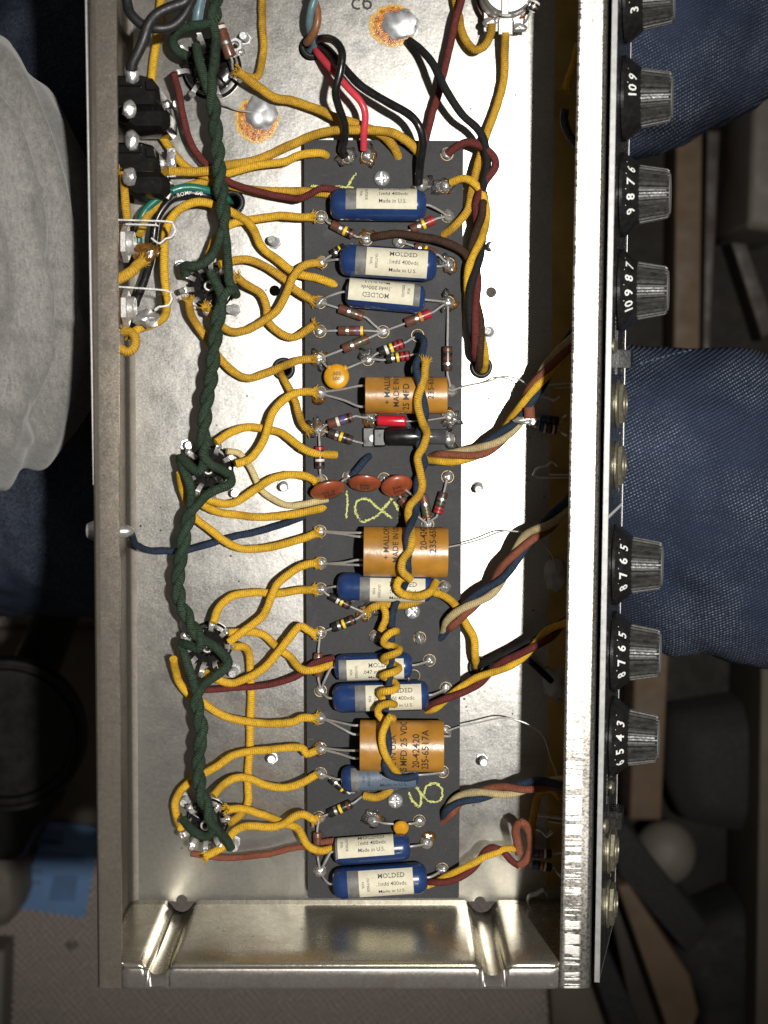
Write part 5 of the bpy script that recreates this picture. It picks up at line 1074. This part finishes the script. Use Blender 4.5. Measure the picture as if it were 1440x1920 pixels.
Y([(690, 1145), (700, 1138), (720, 1134), (745, 1135), (770, 1132), (800, 1120)], [8, 10, 10, 11, 11, 9], 'frayed ochre wire at the joint left of the middle screw', (1, 0), 'ochre', 1.5)
cl = spline(zpts([(722, 1150), (728, 1180), (734, 1205), (734, 1235), (732, 1266), (727, 1300), (723, 1330), (722, 1352)], [13, 16, 19, 20, 21, 21, 24, 28]), .6)
T, N, B = frames(cl); Ls = np.concatenate(([0], np.cumsum(np.linalg.norm(np.diff(cl, axis=0), axis=1))))
offr = 2.9 * np.clip(Ls / 4, 0, 1); hx = cl + offr[:, None] * (np.cos(Ls / 6.6 * 2 * math.pi + 3.4)[:, None] * N + np.sin(Ls / 6.6 * 2 * math.pi + 3.4)[:, None] * B)
P = np.vstack((spline(np.vstack((zpts([(718, 1136), (723, 1150), (722, 1165)], [11, 13, 14]), hx[8:9])))[:-1], hx[8:], spline(np.vstack((hx[-1:], zpts([(717, 1375), (718, 1403), (729, 1428), (742, 1446), (747, 1453)], [29, 29, 27, 22, 18]))))[1:]))
tag(mk('cloth_wire', G().tube(P, 1.4, 12), MT['yellow'], org=P[0]), 'yellow wire coiled round the navy wire down to the lowest amber tube', 'wire', GY)
Y([(683, 1492), (707, 1495), (728, 1484), (735, 1466), (740, 1452)], [8, 10, 12, 14, 16], 'ochre wire stub from the lower joint under the navy wire', (0, 0), 'ochre', 1.6)
W([(694, 853), (684, 863), (672, 878), (660, 892)], [5, 9, 10, 9], 'navy', 'short navy wire stub above the middle red-brown disc', 1.35)
# ================================================================ SURROUNDINGS
ZC = -470.0
def carpet_mat():
    m, t, b = new_mat('looped_carpet'); o = node(t, 'ShaderNodeTexCoord').outputs['Object']
    s = node(t, 'ShaderNodeSeparateXYZ'); nw = node(t, 'ShaderNodeTexNoise'); nw.inputs['Scale'].default_value = 60; t.links.new(o, nw.inputs['Vector'])
    mx = node(t, 'ShaderNodeVectorMath', operation='MULTIPLY_ADD'); mx.inputs[1].default_value = (.004, .004, 0); t.links.new(nw.outputs['Color'], mx.inputs[0]); t.links.new(o, mx.inputs[2]); t.links.new(mx.outputs[0], s.inputs[0])
    a = mth(t, 'SINE', mth(t, 'MULTIPLY', mth(t, 'ADD', s.outputs[0], mth(t, 'MULTIPLY', s.outputs[1], .8)), 1250)); c = mth(t, 'SINE', mth(t, 'MULTIPLY', mth(t, 'SUBTRACT', s.outputs[0], mth(t, 'MULTIPLY', s.outputs[1], 1.1)), 1120))
    h = mth(t, 'ADD', mth(t, 'MULTIPLY', mth(t, 'ADD', a, c), .22), .5); n = nz(t, o, 400, 4)
    hh = mth(t, 'ADD', mth(t, 'MULTIPLY', h, .6), mth(t, 'MULTIPLY', n, .4))
    t.links.new(ramp(t, hh, ((.3, (.10, .083, .073)), (.7, (.33, .285, .26)))), b.inputs['Base Color']); b.inputs['Roughness'].default_value = .95
    bump(t, b, hh, 1.0, 3.0); return m
g = G().sheet([(-900, -900, ZC - 5), (900, -900, ZC - 5), (900, 900, ZC - 5), (-900, 900, ZC - 5)], [(-900, -900, ZC), (900, -900, ZC), (900, 900, ZC), (-900, 900, ZC)])
c = mk('carpet', g, carpet_mat(), smooth=False, org=(0, 0, ZC)); tag(c, 'grey-brown loop carpet with a fine diamond weave far below', 'carpet', kind='structure')
def denim():
    m, t, b = new_mat('navy_denim'); o = node(t, 'ShaderNodeTexCoord').outputs['Object']; s = node(t, 'ShaderNodeSeparateXYZ'); t.links.new(o, s.inputs[0])
    nw = nz(t, o, 25, 2)
    d1 = mth(t, 'SINE', mth(t, 'ADD', mth(t, 'MULTIPLY', mth(t, 'SUBTRACT', mth(t, 'MULTIPLY', s.outputs[0], .55), s.outputs[1]), 4600), mth(t, 'MULTIPLY', nw, 4)))
    d2 = mth(t, 'SINE', mth(t, 'ADD', mth(t, 'MULTIPLY', s.outputs[0], 5000), mth(t, 'MULTIPLY', s.outputs[1], 1250)))
    dots = mth(t, 'MULTIPLY', ramp(t, mth(t, 'ADD', mth(t, 'MULTIPLY', d1, .5), .5), ((.55, grey(0)), (.95, grey(1)))), ramp(t, mth(t, 'ADD', mth(t, 'MULTIPLY', d2, .5), .5), ((.3, grey(.15)), (.9, grey(1)))))
    wear = ramp(t, nz(t, o, 22, 4), ((.38, grey(.12)), (.62, grey(.85))))
    dots = mth(t, 'MULTIPLY', dots, ramp(t, nz(t, o, 1100, 2), ((.35, grey(.1)), (.7, grey(1)))))
    c = mixc(t, mth(t, 'MULTIPLY', dots, wear), ramp(t, nz(t, o, 20, 4), ((.3, (.011, .016, .031)), (.7, (.026, .036, .066)))), (.50, .56, .66))
    t.links.new(c, b.inputs['Base Color']); b.inputs['Roughness'].default_value = .9; b.inputs['Specular IOR Level'].default_value = .1
    bump(t, b, mth(t, 'ADD', mth(t, 'MULTIPLY', d1, .3), nz(t, o, 60, 3)), .5, 1.5); return m
def jersey():
    m, t, b = new_mat('grey_jersey'); o = node(t, 'ShaderNodeTexCoord').outputs['Object']
    mp = node(t, 'ShaderNodeMapping'); mp.inputs['Scale'].default_value = (900, 300, 60); t.links.new(o, mp.inputs[0]); k = nz(t, mp.outputs[0], 1.0, 4, .7); n = nz(t, o, 1200, 3)
    f = mth(t, 'ADD', mth(t, 'MULTIPLY', k, .6), mth(t, 'MULTIPLY', n, .4))
    t.links.new(ramp(t, f, ((.3, (.125, .122, .116)), (.7, (.30, .292, .278)))), b.inputs['Base Color']); b.inputs['Roughness'].default_value = .95; b.inputs['Sheen Weight'].default_value = .2
    bump(t, b, f, .5, .6); return m
# a seated person with the chassis across the lap
person = thing('person', (-250, 60, ZC), 'seated person in grey sweatshirt and navy jeans with the chassis on the lap', 'person')
def limb(pts, radii):
    P = spline(pts, 12); d = np.concatenate(([0], np.cumsum(np.linalg.norm(np.diff(P, axis=0), axis=1)))); q = np.asarray(pts, float); dq = []
    for k in q: dq.append(d[np.argmin(np.linalg.norm(P - k, axis=1))])
    return P, np.interp(d, dq, radii)
zc_ = -72
kn2 = [at(-330, 640, zc_ - 200), at(-40, 900, zc_ - 200), at(600, 905, zc_ - 40), at(1000, 900, zc_ - 14), at(1165, 892, zc_ - 4), at(1310, 930, zc_ - 2), at(1500, 965, zc_ - 8), at(1680, 985, zc_ - 40)]
kn1 = [at(-330, 440, zc_ - 200), at(-40, 240, zc_ - 200), at(600, 120, zc_ - 40), at(1000, 66, zc_ - 42), at(1165, 45, zc_ - 50), at(1300, -5, zc_ - 70), at(1480, -125, zc_ - 90), at(1640, -195, zc_ - 120)]
g = G()
for q, rad in ((kn2, (85, 72, 62, 56, 58, 67, 66, 60)), (kn1, (85, 72, 62, 57, 60, 60, 58, 56))):
    P, r = limb(q, rad); g.tube(P, r, 28)
    k = q[-1]; P, r = limb([k + (-6, 0, 10), k + (22, 0, -60), k + (26, 0, -230), k + (20, 0, ZC + 20 - k[2])], (58, 57, 50, 52)); g.tube(P, r, 24)
hp = at(-330, 540, zc_ - 200); g.ball(hp, (95, 120, 78), 28, 18)
jn = mk('jeans', g, denim(), person, org=hp)
rm = jn.modifiers.new('one_surface', 'REMESH'); rm.mode = 'VOXEL'; rm.voxel_size = .0055
sm2 = jn.modifiers.new('soft', 'SMOOTH'); sm2.iterations = 8; sm2.factor = .6
dg = bpy.context.evaluated_depsgraph_get(); dg.update(); me = bpy.data.meshes.new_from_object(jn.evaluated_get(dg)); jn.modifiers.clear(); jn.data = me
co = np.empty(len(me.vertices) * 3); me.vertices.foreach_get('co', co); co = co.reshape(-1, 3); nn = np.empty_like(co); me.vertices.foreach_get('normal', nn.ravel()) if False else None
nr = np.array([v.normal[:] for v in me.vertices]); wpos = co / S + hp
dsp = np.array([4.2 * noise.fractal(Vector((p[0] * .014, p[1] * .022, p[2] * .012)), .8, 2.0, 4) - 3.0 * max(0, 1 - abs(noise.noise(Vector((p[0] * .010 + p[1] * .012, p[1] * .02 - p[0] * .006, 4.0)))) * 9) for p in wpos]); co += nr * dsp[:, None] * S
me.vertices.foreach_set('co', co.ravel()); me.polygons.foreach_set('use_smooth', [True] * len(me.polygons)); me.update()
# stitched seam along the upper thigh edge
from mathutils.bvhtree import BVHTree
bt = BVHTree.FromPolygons([tuple(c_ / S + hp) for c_ in co], [tuple(p.vertices) for p in me.polygons])
def on_jeans(u, v):
    a = np.array((0, 0, H)); d = unit(at(u, v, 0) - a); h_ = bt.ray_cast(Vector(a), Vector(d)); return np.array(h_[0]) if h_[0] is not None else None
st = [on_jeans(u, v) for u, v in zip(np.linspace(1200, 1296, 20), np.interp(np.linspace(0, 1, 20), (0, .5, 1), (682, 668, 656)))]
gs = G()
for a_, b_ in zip(st[:-1:2], st[1::2]):
    if a_ is not None and b_ is not None: gs.tube(np.array([a_ + (0, 0, .3), (a_ + b_) / 2 + (0, 0, .8), b_ + (0, 0, .3)]), .32, 6)
if gs.v: part('seam_stitching', gs, MT['paperblue'], person, 'pale stitches along the thigh seam')
# torso
Zs = np.concatenate((np.arange(-75, 90, 3.5), np.linspace(92, 310, 16))); A_ = np.arange(240) * 2 * math.pi / 240
prof_ = np.array(((-75, -166, 42, 52, 82), (-50, -164, 45, 54, 87), (-20, -164, 47, 53, 88), (10, -165, 48, 52, 88), (45, -176, 50, 56, 90), (90, -200, 54, 64, 96), (150, -236, 60, 76, 108), (230, -272, 64, 84, 122), (310, -300, 68, 88, 138)), float)
FOLDS = [([(-20, 120), (40, 215), (85, 330), (104, 480), (100, 640), (70, 800)], 15, 4.9), ([(20, 60), (80, 190), (125, 330), (148, 470), (150, 600)], 10, 2.0), ([(-20, 260), (20, 400), (30, 560), (15, 720)], 19, 4.5), ([(60, 380), (75, 470), (92, 560), (88, 640)], 10, 3.0), ([(120, 620), (95, 740), (60, 860), (20, 960)], 13, 3.8), ([(-20, 500), (-5, 640), (-10, 800)], 18, 3.8), ([(48, 640), (52, 740), (40, 840)], 12, 2.5)]
def proj(p):
    d = p - np.array((0, 0, H)); f = np.array((0, -ST, -CT)); u_ = np.array((0, CT, -ST)); k = d @ f
    return 720 + F * d[0] / k, 960 - F * (d @ u_) / k
FP = [(spline([(a_, b_, 0) for a_, b_ in l], 3.0)[:, :2], w_, k_) for l, w_, k_ in FOLDS]
rows = []
for z in Zs:
    cx, cy, ax_, ay_ = (np.interp(z, prof_[:, 0], prof_[:, i]) for i in (1, 2, 3, 4))
    for a in A_:
        n_ = np.array((math.cos(a), math.sin(a), .25)); p = np.array((cx + ax_ * n_[0], cy + ay_ * n_[1], z + 4 * math.sin(a * 3)))
        d = 2.2 * noise.noise(Vector((p[0] * .02, p[1] * .02, p[2] * .015))) + .8 * noise.noise(Vector((p[0] * .06, p[1] * .05, p[2] * .04)))
        if z < 120 and n_[0] > -.2:
            q = np.array(proj(p))
            for L_, w_, k_ in FP:
                dd = np.min(np.hypot(*(L_ - q).T)); d -= k_ * math.exp(-(dd / w_) ** 2) - .45 * k_ * math.exp(-((dd - 2.0 * w_) / (1.1 * w_)) ** 2)
        rows.append(p + n_ * d)
nt_ = 240; nr_ = len(Zs)
Fc = [(i * nt_ + j, i * nt_ + (j + 1) % nt_, (i + 1) * nt_ + (j + 1) % nt_, (i + 1) * nt_ + j) for i in range(nr_ - 1) for j in range(nt_)] + [tuple(range(nt_ - 1, -1, -1)), tuple(range((nr_ - 1) * nt_, nr_ * nt_))]
sw = part('sweatshirt', G().add(rows, Fc), jersey(), person, sharp=None)

M_black = simple('matt_black_plastic', (.0045, .0045, .0047), .45, 0, .2, 60, spec=.22)
M_wood = simple('pale_wood', (.075, .046, .024), .7, 0, .25, 25)
M_dark = simple('dark_fabric', (.009, .009, .010), .9, 0, .3, 200, .2)
M_white = simple('off_white', (.10, .088, .074), .7, 0, .1, 30)
M_beige = simple('beige_board', (.085, .07, .054), .8, 0, .15, 20)
M_dkwood = simple('dark_wood', (.02, .012, .007), .6, 0, .3, 30)
M_bluep = simple('blue_paper', (.07, .14, .27), .7, 0, .12, 30)
M_bluei = simple('dark_blue_print', (.045, .095, .19), .7, 0, .2, 60)
def rot2(a): c_, s_ = math.cos(a), math.sin(a); return np.array(((c_, -s_, 0), (s_, c_, 0), (0, 0, 1.0)))
# floor things lower left
def slab_px(name, pts, z0, z1, m, label, cat, bev=2.0, kind=None):
    T = np.array([at(u, v, z1) for u, v in pts]); c_ = T.mean(0); n = len(pts)
    if np.cross(T[1] - T[0], T[2] - T[1])[2] < 0: T = T[::-1]
    lo_ = T.copy(); lo_[:, 2] = z0; mid = T.copy(); mid[:, 2] = z1 - min(bev, (z1 - z0) * .4)
    top = T.copy(); d = c_ - T; d /= np.maximum(np.linalg.norm(d, axis=1), 1e-6)[:, None]; top = T + d * min(bev, (z1 - z0) * .4); top[:, 2] = z1
    g = G().add(np.vstack((lo_, mid, top)), [tuple(range(n - 1, -1, -1)), tuple(range(2 * n, 3 * n))] + [(r * n + i, r * n + (i + 1) % n, (r + 1) * n + (i + 1) % n, (r + 1) * n + i) for r in (0, 1) for i in range(n)])
    o = tag(mk(name, g, m, smooth=True, sharp=60), label, cat, None, kind)
    if z1 - z0 > 20:
        bv_ = o.modifiers.new('soft_edges', 'BEVEL'); bv_.width = .009; bv_.segments = 4; bv_.limit_method = 'ANGLE'; bv_.angle_limit = math.radians(25)
    return o
slab_px('pale_board', [(-40, 1180), (210, 1180), (210, 1548), (-40, 1560)], ZC + .5, ZC + 14, M_beige, 'pale beige board lying beside the blue sheet', 'board')
pp = thing('blue_sheet', at(90, 1630, ZC + 16), 'blue printed paper sheet lying on the carpet left of the chassis', 'paper')
def flat_px(pts, z, t_): 
    T = np.array([at(u, v, z) for u, v in pts])
    if np.cross(T[1] - T[0], T[2] - T[1])[2] < 0: T = T[::-1]
    return G().sheet([p - (0, 0, t_) for p in T], list(T))
part('sheet', flat_px([(92, 1540), (190, 1552), (158, 1722), (30, 1702)], ZC + 16, .6), M_bluep, pp, smooth=False)
for q in ([(80, 1560), (120, 1558), (118, 1586), (74, 1586)], [(74, 1598), (160, 1604), (158, 1620), (70, 1614)], [(100, 1642), (146, 1642), (140, 1690), (92, 1688)], [(45, 1630), (80, 1632), (78, 1638), (44, 1636)], [(42, 1650), (78, 1652), (76, 1658), (40, 1656)], [(70, 1575), (112, 1577), (111, 1581), (69, 1579)]):
    part('print_patch', flat_px(q, ZC + 16.25, .2), M_bluei, pp, smooth=False)
tag(mk('paper_scrap', G().ball(at(135, 1773, ZC + 2), (4, 3.2, 2.4), 10, 6, .8, 4), M_white, smooth=False), 'tiny white paper scrap on the carpet', 'scrap')
slab_px('white_strip', [(-40, 1780), (8, 1784), (2, 1980), (-40, 1980)], ZC + .5, ZC + 30, M_white, 'white strip at the lower left corner on the carpet', 'strip')
# round black dish with raised rings
c0 = at(12, 1380, -190); tl = np.array((.10, -.12, 1.0)); tl = unit(tl)
o = thing('black_dish', c0 - (0, 0, 60), 'round matt black lid with a double rim at the left edge', 'lid')
R0 = 41.0
part('shell', G().lathe(c0 - tl * 40, c0, [(0, R0 * .5), (10, R0 * .8), (30, R0 * .97), (38, R0), (41, R0 * .985), (41, R0 * .93), (39.5, R0 * .91), (39.5, R0 * .88), (41.5, R0 * .86), (41.5, R0 * .82), (38.5, R0 * .80), (38.0, 0)], 64), M_black, o)
part('stem', G().lathe(c0 - tl * 250, c0, [(0, 14), (214, 14)], 20), M_black, o)
slab_px('black_bracket', [(-60, 1475), (112, 1478), (100, 1525), (70, 1560), (36, 1616), (-60, 1640)], -440, -410, M_black, 'black angled bracket below the round black lid', 'bracket', 6)
slab_px('cream_casing', [(-80, 1610), (8, 1612), (24, 1650), (26, 1712), (10, 1752), (-80, 1775)], -460, -400, M_white, 'cream rounded casing at the lower left edge', 'casing', 14)
# right-hand clutter, dim
slab_px('wooden_batten', [(1268, 240), (1318, 240), (1312, 720), (1262, 720)], ZC + 1, ZC + 40, M_wood, 'pale wooden batten lying between the two denim legs', 'batten')
slab_px('dark_wood_rail', [(1325, 240), (1352, 240), (1330, 720), (1316, 720)], ZC + 1, ZC + 24, M_dkwood, 'dark wooden rail beside the pale batten', 'rail')
slab_px('white_box', [(1412, 150), (1500, 100), (1500, 440), (1402, 428)], ZC + 1, ZC + 110, M_white, 'off-white box at the right edge near the upper leg', 'box', 5)
slab_px('dark_plank', [(1352, 400), (1376, 385), (1460, 620), (1430, 640)], ZC + 1, ZC + 30, M_dkwood, 'dark slanting plank right of the batten', 'plank')
slab_px('wooden_post', [(1192, 1180), (1256, 1180), (1240, 1540), (1180, 1540)], ZC + 1, ZC + 50, M_wood, 'pale wooden post below the lower denim leg', 'post')
slab_px('grey_cushion', [(1262, 1350), (1440, 1322), (1470, 1330), (1470, 1560), (1400, 1578), (1290, 1556), (1256, 1480)], ZC + 1, ZC + 60, simple('grey_cushion', (.013, .0115, .010), .9), 'grey cushion behind the pale ball, lower right', 'cushion', 18)
tag(mk('pale_ball', G().ball(at(1246, 1598, ZC + 40), (21, 22, 20), 30, 20), M_white), 'pale round ball lying at the lower right', 'ball')
slab_px('dark_strap', [(1150, 1555), (1172, 1545), (1330, 1740), (1316, 1760), (1290, 1790), (1160, 1640)], ZC + 1, ZC + 66, M_dark, 'dark slanting strap right of the panel end', 'strap')
slab_px('beige_rail', [(1158, 1662), (1178, 1656), (1296, 1830), (1312, 1900), (1290, 1960), (1262, 1960)], ZC + 1, ZC + 72, M_wood, 'beige slanting rail at the lower right', 'rail')
slab_px('brown_rail', [(1140, 1690), (1160, 1700), (1262, 1900), (1250, 1980), (1200, 1980)], ZC + 1, ZC + 40, M_dkwood, 'dark brown rail below the beige rail', 'rail')
slab_px('charcoal_bag', [(1300, 1745), (1400, 1700), (1440, 1720), (1440, 1980), (1312, 1980), (1318, 1890), (1262, 1800)], ZC + 1, ZC + 60, simple('charcoal_cloth', (.014, .0135, .0145), .9, 0, .3, 60, .2), 'charcoal fabric bag in the lower right corner', 'bag', 10)
slab_px('beige_sheet', [(1428, 1250), (1500, 1250), (1500, 1990), (1416, 1990)], ZC + 1, ZC + 90, M_beige, 'beige upright sheet at the lower right edge', 'sheet')
slab_px('beige_board', [(1030, 1836), (1140, 1826), (1190, 1990), (1040, 1990)], ZC + 1, ZC + 16, M_beige, 'beige board below the corner of the chassis', 'board')
slab_px('dark_case', [(1096, 1780), (1136, 1772), (1230, 1990), (1170, 1990)], ZC + 1, ZC + 50, M_dark, 'black case edge below the end of the control panel', 'case')
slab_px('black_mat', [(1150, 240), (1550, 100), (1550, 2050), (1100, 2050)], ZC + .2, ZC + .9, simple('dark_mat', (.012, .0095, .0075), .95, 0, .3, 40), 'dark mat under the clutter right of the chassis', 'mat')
